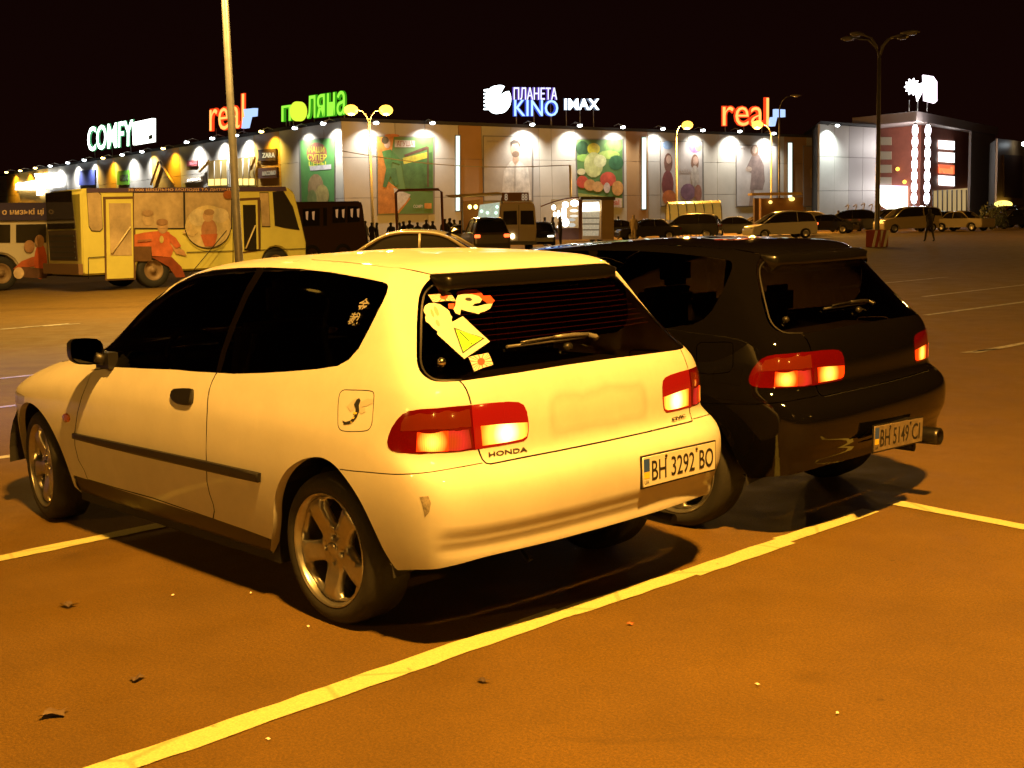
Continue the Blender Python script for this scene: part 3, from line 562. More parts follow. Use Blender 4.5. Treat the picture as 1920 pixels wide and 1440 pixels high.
# --- materials
def paint(name, col, rough, stain=False):
    m = mat(name, col, rough, coat=1., spec=.4)
    N, L = m.node_tree.nodes, m.node_tree.links; b = N['Principled BSDF']
    t = N.new('ShaderNodeTexCoord'); n = N.new('ShaderNodeTexNoise'); n.inputs['Scale'].default_value = 5; n.inputs['Detail'].default_value = 8; n.inputs['Roughness'].default_value = .7
    L.new(t.outputs['Object'], n.inputs['Vector'])
    r = N.new('ShaderNodeMapRange'); r.inputs[1].default_value = .3; r.inputs[2].default_value = .8; r.inputs[3].default_value = 1.02; r.inputs[4].default_value = .86; L.new(n.outputs['Fac'], r.inputs[0])
    # road film: more of it low on the body
    sx = N.new('ShaderNodeSeparateXYZ'); L.new(t.outputs['Object'], sx.inputs[0])
    zr = N.new('ShaderNodeMapRange'); zr.inputs[1].default_value = .2; zr.inputs[2].default_value = .6; zr.inputs[3].default_value = .72; zr.inputs[4].default_value = 1.; L.new(sx.outputs['Z'], zr.inputs[0])
    mu = N.new('ShaderNodeMath'); mu.operation = 'MULTIPLY'; L.new(r.outputs[0], mu.inputs[0]); L.new(zr.outputs[0], mu.inputs[1]); last = mu
    if stain:                                            # outline left by a former number plate: a smudged rounded frame
        def absd(o, c, half):
            s1 = N.new('ShaderNodeMath'); s1.operation = 'SUBTRACT'; s1.inputs[1].default_value = c; L.new(o, s1.inputs[0])
            s2 = N.new('ShaderNodeMath'); s2.operation = 'ABSOLUTE'; L.new(s1.outputs[0], s2.inputs[0])
            s3 = N.new('ShaderNodeMath'); s3.operation = 'SUBTRACT'; s3.inputs[1].default_value = half; L.new(s2.outputs[0], s3.inputs[0]); return s3.outputs[0]
        n4 = N.new('ShaderNodeTexNoise'); n4.inputs['Scale'].default_value = 7; n4.inputs['Detail'].default_value = 5; L.new(t.outputs['Object'], n4.inputs['Vector'])
        nm = N.new('ShaderNodeMapRange'); nm.inputs[3].default_value = -.03; nm.inputs[4].default_value = .03; L.new(n4.outputs['Fac'], nm.inputs[0])
        mxx = N.new('ShaderNodeMath'); mxx.operation = 'SMOOTH_MAX'; mxx.inputs[2].default_value = .06
        L.new(absd(sx.outputs['Y'], .0, .255), mxx.inputs[0]); L.new(absd(sx.outputs['Z'], .795, .062), mxx.inputs[1])
        ad = N.new('ShaderNodeMath'); ad.operation = 'ADD'; L.new(mxx.outputs[0], ad.inputs[0]); L.new(nm.outputs[0], ad.inputs[1])
        ab = N.new('ShaderNodeMath'); ab.operation = 'ABSOLUTE'; L.new(ad.outputs[0], ab.inputs[0])
        ring = N.new('ShaderNodeMapRange'); ring.inputs[1].default_value = 0.; ring.inputs[2].default_value = .03; ring.inputs[3].default_value = .84; ring.inputs[4].default_value = 1.; L.new(ab.outputs[0], ring.inputs[0])
        ins = N.new('ShaderNodeMapRange'); ins.inputs[1].default_value = -.02; ins.inputs[2].default_value = .02; ins.inputs[3].default_value = .94; ins.inputs[4].default_value = 1.; L.new(ad.outputs[0], ins.inputs[0])
        m2 = N.new('ShaderNodeMath'); m2.operation = 'MULTIPLY'; L.new(ring.outputs[0], m2.inputs[0]); L.new(ins.outputs[0], m2.inputs[1])
        m3 = N.new('ShaderNodeMath'); m3.operation = 'MULTIPLY'; L.new(m2.outputs[0], m3.inputs[0]); L.new(last.outputs[0], m3.inputs[1]); last = m3
    mx = N.new('ShaderNodeMix'); mx.data_type = 'RGBA'; mx.blend_type = 'MULTIPLY'; mx.inputs[0].default_value = 1; mx.inputs[6].default_value = (*col, 1)
    L.new(last.outputs[0], mx.inputs[7]); L.new(mx.outputs[2], b.inputs['Base Color'])
    return m
M_white = paint('white_paint', (.62, .61, .58), .55); M_tail = paint('white_paint_smudged', (.62, .61, .58), .55, True)
for q in (M_white, M_tail): q.node_tree.nodes['Principled BSDF'].inputs['Specular IOR Level'].default_value = .12; q.node_tree.nodes['Principled BSDF'].inputs['Coat Weight'].default_value = .45
M_black = paint('black_paint', (.0035, .003, .003), .6); M_black.node_tree.nodes['Principled BSDF'].inputs['Specular IOR Level'].default_value = .0
def tint(name, t_):
    m = mat(name, (.002, .0015, .0015), .03, spec=.5); N, L = m.node_tree.nodes, m.node_tree.links; b = N['Principled BSDF']
    tr = N.new('ShaderNodeBsdfTransparent'); tr.inputs[0].default_value = (t_, t_*.85, t_*.7, 1); mx = N.new('ShaderNodeMixShader'); mx.inputs[0].default_value = .5
    gl = N.new('ShaderNodeBsdfGlossy'); gl.inputs['Roughness'].default_value = .03; fr = N.new('ShaderNodeFresnel'); fr.inputs[0].default_value = 1.5
    mx.inputs[0].default_value = .04; L.new(fr.outputs[0], mx.inputs[0]); L.new(tr.outputs[0], mx.inputs[1]); L.new(gl.outputs[0], mx.inputs[2]); L.new(mx.outputs[0], N['Material Output'].inputs[0]); return m
M_glass = tint('tinted_glass', .30); M_glass2 = tint('clear_dark_glass', .30)
M_seat = mat('seat_fabric', (.035, .032, .03), .9, noise=.3, nscale=20); M_inner = mat('cabin_trim', (.03, .027, .025), .8)
M_trim = mat('black_trim', (.010, .009, .009), .42, noise=.3, nscale=30)
M_pillar = mat('pillar_gloss', (.004, .003, .003), .12)
M_gap = mat('panel_shadow_rubber', (.01, .01, .01), .8)
M_tyre = mat('tyre_rubber', (.013, .012, .011), .75, noise=.4, nscale=12, bump=.25, bscale=90)
M_well = mat('wheel_well', (.012, .011, .010), .9)
M_rim = mat('alloy_silver', (.46, .45, .43), .30, .9, noise=.25, nscale=18)
M_red = mat('red_lens', (.07, .0012, .0008), .12, coat=.8, emit=(1, .012, .002), est=.06)
M_redg = mat('red_lens_glowing', (.08, .0015, .001), .12, coat=.8, emit=(1, .02, .004), est=.38)
M_redu = mat('red_lens_dark', (.20, .012, .006), .12, coat=1.)
M_amber = mat('amber_lens', (.10, .012, .002), .14, coat=1., emit=(1, .05, .006), est=.05)
def hot(name, c, rad, core, edge, ks):
    """a lit lens: brightest in front of its bulb (object coordinates of the car)"""
    m = mat(name, (.06, .008, .003), .15, coat=.8); N, L = m.node_tree.nodes, m.node_tree.links; b = N['Principled BSDF']
    t = N.new('ShaderNodeTexCoord'); s = N.new('ShaderNodeVectorMath'); s.operation = 'DISTANCE'; s.inputs[1].default_value = c
    a = N.new('ShaderNodeVectorMath'); a.operation = 'ABSOLUTE'; L.new(t.outputs['Object'], a.inputs[0]); ab_ = N.new('ShaderNodeVectorMath'); ab_.operation = 'MULTIPLY'; ab_.inputs[1].default_value = (-1, 1, 1)
    L.new(a.outputs[0], ab_.inputs[0]); L.new(ab_.outputs[0], s.inputs[0])
    r = N.new('ShaderNodeMapRange'); r.inputs[1].default_value = 0; r.inputs[2].default_value = rad; L.new(s.outputs['Value'], r.inputs[0])
    rp = N.new('ShaderNodeValToRGB'); rp.color_ramp.elements[0].color = (*core, 1); rp.color_ramp.elements[0].position = .18; rp.color_ramp.elements[1].color = (*edge, 1); e_ = rp.color_ramp.elements.new(.55); e_.color = (1, .30*core[1]/.6, .02+.06*core[2], 1); L.new(r.outputs[0], rp.inputs[0])
    w = N.new('ShaderNodeTexWave'); w.inputs['Scale'].default_value = 60; w.bands_direction = 'Y'; w.inputs['Distortion'].default_value = 0; L.new(t.outputs['Object'], w.inputs['Vector'])
    wr = N.new('ShaderNodeMapRange'); wr.inputs[3].default_value = ks*.82; wr.inputs[4].default_value = ks*1.1; L.new(w.outputs['Fac'], wr.inputs[0])
    L.new(rp.outputs[0], b.inputs['Emission Color']); L.new(wr.outputs[0], b.inputs['Emission Strength']); return m
M_lit_o = hot('lit_outer_lens', (-.58, .750, .757), .055, (1, .60, .07), (.9, .03, .001), 3.0)
M_lit_i = hot('lit_inner_lens', (-.66, .475, .762), .105, (1, .82, .30), (1, .09, .004), 4.0)
M_dim = hot('dim_lens', (-.612, .69, .752), .085, (.8, .06, .006), (.22, .012, .002), .8)
M_plate = mat('plate_white', (.62, .61, .56), .35); M_ink = mat('plate_black', (.015, .015, .015), .5)
M_blue = mat('plate_blue', (.03, .08, .35), .4); M_yel = mat('plate_yellow', (.75, .55, .05), .4)
M_chr = mat('chrome', (.75, .74, .72), .15, 1.)
M_stw = mat('sticker_white', (.52, .51, .47), .5); M_str = mat('sticker_red', (.62, .06, .02), .5); M_sty = mat('sticker_yellow_green', (.30, .95, .02), .5); M_stk = mat('sticker_black', (.02, .02, .02), .5)
M_stg = mat('sticker_grey_line', (.50, .48, .43), .5)
M_head = mat('headlight_glass', (.35, .35, .36), .08, spec=.8)

# --- wheel (axle along y, outer face towards +y at y = 0)
def rim_mesh():
    """five broad spokes, dished, with windows between them"""
    def win(k):
        a0 = math.radians(-85+36+72*k); o = []
        for r, da in ((.188, -22), (.194, -12), (.196, 0), (.194, 12), (.188, 22), (.160, 21.5), (.125, 18), (.098, 13), (.084, 6), (.081, 0), (.084, -6), (.098, -13), (.125, -18), (.160, -21.5)):
            a = a0+math.radians(da); o.append((r*math.cos(a), r*math.sin(a)))
        return o
    wins = [win(k) for k in range(5)]
    lug = [[(.052*math.cos(math.radians(5+90*k))+.0105*math.cos(a), .052*math.sin(math.radians(5+90*k))+.0105*math.sin(a)) for a in np.linspace(0, 2*math.pi, 9)[:-1]] for k in range(4)]
    outer = [(.205*math.cos(a), .205*math.sin(a)) for a in np.linspace(0, 2*math.pi, 61)[:-1]]
    co, ed = [], []
    for pl in [outer]+wins+lug:
        o = len(co); co += [Vector(q) for q in pl]; ed += [(o+i, o+(i+1) % len(pl)) for i in range(len(pl))]
    for r in (.03, .066, .075, .10, .125, .15, .175, .1925):
        n = int(r*220)+6; co += [Vector((r*math.cos(a), r*math.sin(a))) for a in np.linspace(0, 2*math.pi, n)[:-1]]
    rr = geometry.delaunay_2d_cdt(co, ed, [], 0, 1e-6); V = np.array([tuple(q) for q in rr[0]]); T = np.array([tuple(f) for f in rr[2]])
    c = V[T].mean(1); k = np.hypot(*c.T) < .2049
    for pl in wins+lug: k &= ~inpoly(pl, c[:, 0], c[:, 1])
    T = T[k]; r = np.hypot(V[:, 0], V[:, 1])
    dep = np.interp(r, [0, .03, .055, .08, .12, .17, .195, .205], [-.028, -.028, -.034, -.032, -.022, -.014, -.018, -.026])
    ang = np.degrees(np.arctan2(V[:, 1], V[:, 0])); rel = np.abs((ang+85+36) % 72-36)/36      # 0 on a spoke's spine, 1 between two
    dep = dep-.010*np.clip(rel, 0, 1)**2*np.clip((r-.05)/.08, 0, 1)
    P = np.stack([V[:, 0], dep, V[:, 1]], -1); m = MB(); m.add(P, T, 0, True)
    es = {}
    for f in T:
        for i in range(3): es[(f[i], f[(i+1) % 3])] = 1
    rim = [e for e in es if (e[1], e[0]) not in es]; P2 = P+np.array([0, -.035, 0]); n = len(P)
    m.add(np.concatenate([P, P2]), [(a, b, b+n, a+n) for a, b in rim], 0, True)
    m.lathe([(.203, -.026), (.211, -.012), (.2155, .0), (.2185, .0), (.2195, -.008), (.206, -.02), (.198, -.05), (.188, -.12), (.2, -.165), (.215, -.18)], (0, 0, 0), (0, 1, 0), 64)
    return m.mesh('rim')
ME_rim = rim_mesh()
_m = MB(); _m.lathe([(.213, -.010), (.222, -.002), (.240, .004), (.258, .003), (.272, -.006), (.282, -.018), (.2885, -.034), (.2893, -.06), (.2893, -.15), (.286, -.175), (.27, -.188), (.24, -.19), (.213, -.18)], (0, 0, 0), (0, 1, 0), 72)
for k in range(3): _m.lathe([(.2898, -.062-.03*k), (.2902, -.068-.03*k), (.2902, -.082-.03*k), (.2898, -.088-.03*k)], (0, 0, 0), (0, 1, 0), 72)
ME_tyre = _m.mesh('tyre')
_m = MB(); _m.lathe([(.03, -.09), (.135, -.09), (.135, -.10), (.03, -.10)], (0, 0, 0), (0, 1, 0), 32); _m.lathe([(.0, -.12), (.19, -.12)], (0, 0, 0), (0, 1, 0), 32, 1); ME_brake = _m.mesh('brake_disc')
_m = MB(); _m.lathe([(.0, -.020), (.018, -.0205), (.027, -.023), (.028, -.034)], (0, 0, 0), (0, 1, 0), 24)
ME_cap = _m.mesh('hub_cap')
M_brake = mat('brake_iron', (.08, .075, .07), .5, .6)
for me_, ms_ in ((ME_rim, [M_rim]), (ME_tyre, [M_tyre]), (ME_brake, [M_brake, M_well]), (ME_cap, [M_rim])):
    for q in ms_: me_.materials.append(q)
def wheel(car, x, y, side, steer=0.):
    w = bpy.data.objects.new('wheel', None); COL.objects.link(w); w.parent = car; w.location = (x, y, .2893)
    w.rotation_euler[2] = (0 if side > 0 else math.pi)+steer
    for n_, me_ in (('tyre', ME_tyre), ('rim', ME_rim), ('brake_disc', ME_brake), ('hub_cap', ME_cap)): link(n_, me_, None, w)
    return w
# --- parts that do not come from the cut surface
def lip_mesh(poly, side, vec):
    p, n = spn(np.array(poly)); m = len(p); q = p-n*.004+np.array(vec)
    m_ = MB(); m_.add(np.concatenate([p, q])*np.array([1, side, 1]), [(i, i+1, m+i+1, m+i) for i in range(m-1)], 0, True); return m_
def spoiler_mesh():
    m = MB(); sec = []
    ts = np.concatenate([-np.linspace(1.50, 0, 22), np.linspace(0, 1.50, 22)[1:]])
    for t in ts:
        a = abs(t); f = min(1., (1.52-a)/.22)**.6
        p, n = spn(np.array([a, 12.02])); q, n2 = spn(np.array([a, 11.30-.25*(1-f)]))
        bend = np.array([0, .03*(a/1.5)**2, 0])
        tip = p+np.array([-.085*f, 0, -.026*f])+n*.012*f+bend; low = p+np.array([-.082*f, 0, -.046*f])+n*.008*f+bend
        mid = p*.5+tip*.5+n*.010*f; und = q+n*(.010*f+.001)+np.array([-.028*f, 0, -.006*f])
        s = np.array([1, 1 if t >= 0 else -1, 1.])
        sec.append([(p+n*.002)*s, mid*s, tip*s, low*s, und*s, (q+n*.001)*s])
    n = len(sec); k = 6
    m.add([x for s in sec for x in s], [(i*k+j, i*k+j+1, (i+1)*k+j+1, (i+1)*k+j) for i in range(n-1) for j in range(k-1)], 0, True)
    return m.mesh('roof_spoiler')
ME_spoiler = spoiler_mesh()
def hatchback(name, label, loc, rotz, M_body, M_gate, M_win, white):
    car = thing(name, label, 'car', loc, rotz, 'two hatchbacks parked side by side')
    def pn(n, m, i=0, parent=None, nm=None):
        me = PANELS[n][i]
        if len(me.materials): me = me.copy(); me.materials.clear()
        return link(nm or n, me, m, parent or car)
    pn('body_shell', M_body); pn('bonnet', M_body); pn('windscreen', M_win)
    bum = pn('rear_bumper', M_body); gate = pn('tailgate', M_gate); rwin = pn('rear_window', M_win); pn('panel_gap', M_gap)
    lip_mesh(bb, 1, (.05, 0, .012)).build('bumper_edge', M_body, bum); lip_mesh(bb, -1, (.05, 0, .012)).build('bumper_edge', M_body, bum)
    out = {}
    for i, s in ((0, 1), (1, -1)):
        d = pn('door', M_body, i); pn('door_window', M_win, i, d)
        pn('quarter_window', M_win, i); pn('pillar_trim', M_pillar, i)
        pn('fuel_flap', M_body, i, None, 'fuel_flap' if s > 0 else 'rear_quarter_panel'); pn('side_skirt', M_trim, i); pn('headlight', M_head, i)
        tl_ = pn('tail_light', M_red if white else M_red, i); gl_ = pn('tailgate_light', M_redg if white else M_red, i, gate)
        patch('lit_lens', F_['lit_outer'], .0035, M_lit_o, tl_, side=s); patch('dim_lens', F_['dim_outer'], .0032, M_dim, tl_, side=s)
        patch('amber_lens', F_['amber_outer'], .003, M_amber, tl_, side=s)
        li = patch('lit_lens', F_['lit_inner'], .0035, M_lit_i if white else M_lit_o2, gl_ if False else gate, side=s); li.name = 'lit_lens'
        lip_mesh(ar, s, (0, -.035*s, 0) if s > 0 else (0, -.035, 0)).build('arch_lip', M_body, car); lip_mesh(fa, s, (0, -.03, 0)).build('arch_lip', M_body, car)
        hd = patch('handle', F_['handle'], .010, M_trim, d, side=s, thick=.012)
        if white: patch('moulding', F_['moulding'], .014, M_trim, d if False else car, side=s, thick=.018)
        patch('side_repeater', F_['repeater'], .006, mat('orange_lens', (.55, .14, .03), .2, coat=1), car, side=s, thick=.008)
        # mirror on the door's front corner
        m = MB(); b = np.array([1.68, .905, .955])
        shell = [(.0, .0, 1.0), (.035, .0, .98), (.07, .0, .85), (.10, 0, .55), (.115, 0, .05)]
        vs, k = [], 16
        for dx, _, f in shell:
            for j in range(k):
                a = 2*math.pi*j/k; ca, sa = math.cos(a), math.sin(a); e = .55
                yy = .080*f*math.copysign(abs(ca)**e, ca); zz = .062*f*math.copysign(abs(sa)**e, sa)
                vs.append((b[0]+dx, (b[1]+yy)*s, b[2]+zz-.03*dx+.012*ca*f))
        fs = [(i*k+j, i*k+(j+1) % k, (i+1)*k+(j+1) % k, (i+1)*k+j) for i in range(4) for j in range(k)]+[tuple(range(4*k, 5*k))]
        m.add(vs, fs, 0, True); m.box((1.70, .805*s, .905), (.13, .05, .075)); m.tube([(1.70, .80*s, .90), (1.70, .87*s, .925)], .03, 10)
        mir = m.build('door_mirror', M_trim, d)
        m = MB(); vs = [(b[0]+.004, (b[1]+.072*math.copysign(abs(math.cos(a))**.55, math.cos(a)))*s, b[2]+.055*math.copysign(abs(math.sin(a))**.55, math.sin(a))+.011*math.cos(a)) for a in np.linspace(0, 2*math.pi, 17)[:-1]]
        m.add(vs, [tuple(range(16))]); m.build('mirror_glass', mat('mirror', (.06, .06, .06), .03, 1.), car)
        for x in (0., 2.57):                             # wheel-house liners
            m = MB(); a = np.linspace(0, math.pi, 15); q = [(x+.40*math.cos(t), .83*s, .28+.38*math.sin(t)) for t in a]; q2 = [(p[0], .52*s, p[2]) for p in q]
            q = [(p[0], .80*s, p[2]-.02) for p in q]
            m.add(q+q2, [(i, i+1, 16+i, 15+i) for i in range(14)]); m.add(q2+[(x, .52*s, .2)], [(i, i+1, 15) for i in range(14)])
            m.build('wheel_house', M_well, car)
    m = MB(); m.box((1.42, 0, .28), (2.9, 1.04, .26)); m.box((1.28, 0, .28), (1.80, 1.52, .24)); m.tube([(0, -.7, .27), (0, .7, .27)], .04); m.tube([(-.15, .28, .30), (-.30, .2, .32), (-.30, -.30, .32)], .06, 12); m.tube([(-.30, -.30, .32), (-.42, -.48, .27), (-.62, -.50, .26)], .022, 10)  # second box low and wide, shaped to keep light from under the car
    m.box((-.16, 0, .42), (.5, 1.0, .12)); m.build('underbody', M_well, car)
    # cabin: bench, seats, shelf, dashboard, dark lining under the roof
    for nm, parts, mm in (('rear_bench', [((.42, 0, .50), (.50, 1.20, .16)), ((.16, 0, .72), (.14, 1.20, .46))], M_seat), ('dashboard', [((1.92, 0, .78), (.36, 1.34, .22))], M_inner), ('parcel_shelf', [((-.12, 0, .90), (.52, 1.16, .03))], M_inner), ('cabin_floor', [((.75, 0, .36), (2.4, 1.40, .05))], M_inner)):
        m = MB()
        for c0, d0 in parts: m.box(c0, d0)
        m.build(nm, mm, car, bevel=.03 if nm != 'cabin_floor' else 0)
    for s in (1, -1):
        m = MB(); m.box((1.22, .36*s, .52), (.50, .50, .16)); m.build('front_seat', M_seat, car, bevel=.04)
        m = MB(); m.prism([(.98, .12*s, .55), (.80, .14*s, 1.08), (.92, .14*s, 1.10), (1.10, .12*s, .58)], (0, .46*s, 0)); m.build('seat_back', M_seat, car, bevel=.035)
        for x, y, z in ((.80, .36, 1.19), (.12, .36, 1.03)): m = MB(); m.box((x, y*s, z), (.09, .26, .17)); m.build('headrest', M_seat, car, bevel=.035)
    m = MB(); m.lathe([(.17, -.012), (.185, .0), (.17, .012), (.16, 0), (.17, -.012)], (1.62, .36, .86), (-.86, 0, .5), 28); m.box((1.64, .36, .85), (.03, .30, .05)); m.build('steering_wheel', M_inner, car)
    if white:
        m = MB(); m.tube([(-.40, .18, .25), (-.45, .18, .20), (-.47, .18, .215)], .008, 6); m.build('tow_hook', M_trim, bum)
    for x, st in ((0., 0.), (2.57, -.14 if white else .0)):
        for s in (1, -1): wheel(car, x, .798*s-(.0 if s > 0 else 0), s, st)
    sp_ = link('roof_spoiler', ME_spoiler if not ME_spoiler.users or not ME_spoiler.materials else ME_spoiler.copy(), None, car)
    if not sp_.data.materials: sp_.data.materials.append(mat('spoiler_black', (.004, .0035, .003), .3, coat=.5, spec=.2))
    return car, gate, rwin, bum
M_lit_o2 = hot('lit_inner_lens_dim', (-.66, .50, .762), .075, (1, .60, .08), (.9, .03, .001), 3.2)
white, w_gate, w_win, w_bum = hatchback('hatchback_car', 'white three door hatchback with tinted windows and stickers on its rear glass', (0, 0, 0), 0., M_white, M_tail, M_glass, True)
black, b_gate, b_win, b_bum = hatchback('hatchback_car', 'black three door hatchback parked beyond the white one, plate hung low at right', (-.0145, -2.0063, 0), .0622, M_black, M_black, M_glass2, False)
# --- glass furniture
for win, mm in ((w_win, M_trim), (b_win, M_trim)):
    i = F_['glass_inner']; o = rg[:len(i)]
    for s in (1, -1):
        band = strip(F_['glass_inner'], .007); patch('chrome_rim', clip_(band), .001, M_chr if win is w_win else M_trim, win, side=s)
def gpt(y, v, off=0.):
    t = np.interp(abs(y), np.abs(surf(np.linspace(0, 3, 200), np.full(200, v))[:, 1]), np.linspace(0, 3, 200)); p, n = spn(np.array([t, v]))
    p = p+n*off
    if y < 0: p = p*SY
    return p
for win in (w_win, b_win):
    m = MB()
    pts = [gpt(.30, 9.52, .022), gpt(.24, 9.54, .022), gpt(.13, 9.56, .022), gpt(.02, 9.56, .02), gpt(-.05, 9.52, .02), gpt(-.085, 9.42, .02), gpt(-.085, 9.35, .02)]
    m.tube(pts[:3], [.003, .004, .005], 6); m.tube(pts[2:5], [.007, .009, .009], 8); m.tube(pts[4:], [.009, .011, .013], 8)
    m.tube([gpt(.36, 9.49, .008), gpt(.10, 9.51, .008), gpt(-.04, 9.51, .008)], .006, 6)
    m.build('wiper', mat('wiper_grey', (.10, .095, .09), .3) if win is w_win else M_trim, win)
    p, n = spn(np.array([np.interp(.077, surf(np.linspace(0, 3, 200), np.full(200, 9.2))[:, 1], np.linspace(0, 3, 200)), 9.25])); m = MB(); m.ball(p+n*.01, (.016, .022, .016)); m.build('washer_nozzle', M_trim, win)
    p, n = spn(F_['stopper'][0]); m = MB(); m.ball(p+n*.006, .017, 14); m.build('rubber_stop', M_chr if win is w_win else M_trim, win)
# heater wires in the white car's window
m = MB()
for k in range(11):
    v = 9.75+k*.155; q = [gpt(y, v, .0006) for y in np.linspace(-.50+.006*k, .50-.006*k, 25)]
    up = np.array([.0009, 0, .0016]); m.add([a for a in q]+[a+up for a in q], [(i, i+1, 26+i, 25+i) for i in range(24)])
m.build('heater_wires', mat('heater_wire', (.016, .002, .001), .8, spec=0.), w_win)
# stickers on the white car's rear window
def sticker(n, key, off, m, parent=w_win): return patch(n, F_[key], off, m, parent)
sticker('skull_sticker', 'skull', .002, M_stw)
for q, (du, dv, sx_, sy_) in enumerate(((.02, .3, .22, .12), (.16, .22, .16, .10), (.10, -.25, .2, .08))):
    c = F_['skull'].mean(0)+np.array([du-.05, dv*.6]); a = np.linspace(0, 2*math.pi, 11)[:-1]
    patch('skull_shading', np.stack([c[0]+sx_*.28*np.cos(a), c[1]+sy_*np.sin(a)*1.2], -1), .0026, mat('sticker_cream', (.30, .29, .19), .5), w_win)
sticker('warning_sticker', 'warn_sheet', .0014, M_stw); sticker('warning_triangle', 'warn_tri', .0024, M_stk); sticker('warning_field', 'warn_in', .0030, M_sty); sticker('exclamation_mark', 'warn_bar', .0036, M_stk); sticker('exclamation_mark', 'warn_dot', .0036, M_stk)
for f, sn in (('flag_low', 'flag_low_sun'), ('flag_top', 'flag_top_sun')):
    sticker('rising_sun_sticker', f, .0016, M_stw)
    c = F_[sn].mean(0); P = F_[f]; e = []
    for i in range(len(P)):                              # outline resampled, every second sector red
        for k in range(4): e.append(P[i]+(P[(i+1) % len(P)]-P[i])*k/4)
    for i in range(0, len(e), 2):
        a, b = e[i], e[(i+1) % len(e)]; tri = np.array([c+(a-c)*.3, a, c+(b-c)*.999+(a-c)*.0, c+(b-c)*.3]); x = np.cross(tri[1]-tri[0], tri[2]-tri[0])
        if abs(x) > 1e-5: patch('sun_ray', np.array([c, c+(a-c)*.97, c+((a+b)/2-c)*.97]), .0022, M_str, w_win)
    sticker('sun_disc', sn, .0028, M_str)
sticker('beaked_skull_sticker', 'bird_white', .0018, M_stw); sticker('red_cap_print', 'bird_cap', .0022, M_str); sticker('eye_socket_print', 'bird_eye', .0024, M_stk); sticker('red_tag_sticker', 'red_tag', .0012, M_str)
# kanji on the quarter window
def on_tv(me, f):
    n = len(me.vertices); a = np.zeros(n*3); me.vertices.foreach_get('co', a); a = a.reshape(-1, 3); q = np.array([f(x, z, y) for x, y, z in a]); me.vertices.foreach_set('co', q.ravel()); me.update()
qw = [o for o in white.children if o.name.startswith('quarter_window')][0]
for ch, z0, x0 in (('\u91d1', 1.188, -.097), ('\u88c1', 1.137, -.080)):
    me = text_mesh(ch, .060, .046, .0, .012)
    def f(x, z, y, z0=z0, x0=x0):
        z = z0+z; xx = x0-x+.25*(z-1.16)*-1
        q = on_side(xx, z, 4.2, 10.6) if False else None
        yy = np.interp(z, [1.10, 1.15, 1.20, 1.25], YQ); return (xx, yy+.003, z)
    YQ = []
    for zz in (1.10, 1.15, 1.20, 1.25):
        tt_, vv_ = np.meshgrid(np.linspace(3, 6, 61), np.linspace(8.5, 12, 71)); sp3 = surf(tt_, vv_); e = (sp3[..., 0]+.12)**2+(sp3[..., 2]-zz)**2; i = np.unravel_index(e.argmin(), e.shape); YQ.append(sp3[i][1])
    on_tv(me, f); link('character_sticker', me, M_stw, qw)
# figure drawn on the fuel flap
ff = [o for o in white.children if o.name.startswith('fuel_flap')][0]
c = fuel.mean(0); bw = fuel[:, 0].max()-fuel[:, 0].min(); bh = fuel[:, 1].max()-fuel[:, 1].min()
def fq(x, y): return [c[0]-x*bw/2, c[1]+y*bh/2]
for pts, m_ in (([(-.1, .55), (.02, .62), (.12, .5), (.08, .3), (.16, .05), (.10, -.25), (-.02, -.45), (-.25, -.62), (-.5, -.68), (-.62, -.5), (-.45, -.55), (-.2, -.45), (-.02, -.15), (-.05, .1), (-.18, .3)], M_stk),
                ([(-.52, .18), (-.3, .5), (-.12, .62), (-.2, .35), (-.12, .08), (-.3, -.05)], M_stg), ([(.1, .42), (.45, .62), (.8, .6), (.85, .45), (.5, .28), (.15, .2)], M_stg), ([(.12, .2), (.42, .2), (.5, .02), (.3, -.1), (.12, 0)], M_stg)):
    patch('figure_decal', np.array([fq(*q) for q in pts]), .0012 if m_ is M_stg else .0018, m_, ff)
for k in range(3): patch('figure_decal', np.array([fq(-.12+.05*k-.16*(k == 2), -.05-.22*k), fq(.08-.1*k, -.05-.22*k), fq(.06-.1*k, -.14-.22*k), fq(-.12-.02*k, -.14-.22*k)]), .0024, M_yel, ff)
# badges and scuff
for key, w_, txt, side in (('badge_left', .158, 'HONDA', 1), ('badge_left', .10, 'CIVIC', -1)):
    P = spn(F_[key])[0]*np.array([1, side, 1.]); 
    if side > 0: o, dx, dz = P[3], P[2]-P[3], P[0]-P[3]
    else: o = P[2]+np.array([.0, -.03, .0]); dx = (P[3]-P[2])*.66; dz = P[1]-P[2]
    nrm = np.cross(dx, dz); nrm /= np.linalg.norm(nrm)
    put_text('badge', txt, o+nrm*.0035, dx, dz, .003, mat('badge_dark', (.05, .035, .03), .35), w_gate, .01)
patch('scuff_mark', F_['scuff'], .0008, mat('scuff', (.30, .27, .22), .7, noise=.8, nscale=60), w_bum)
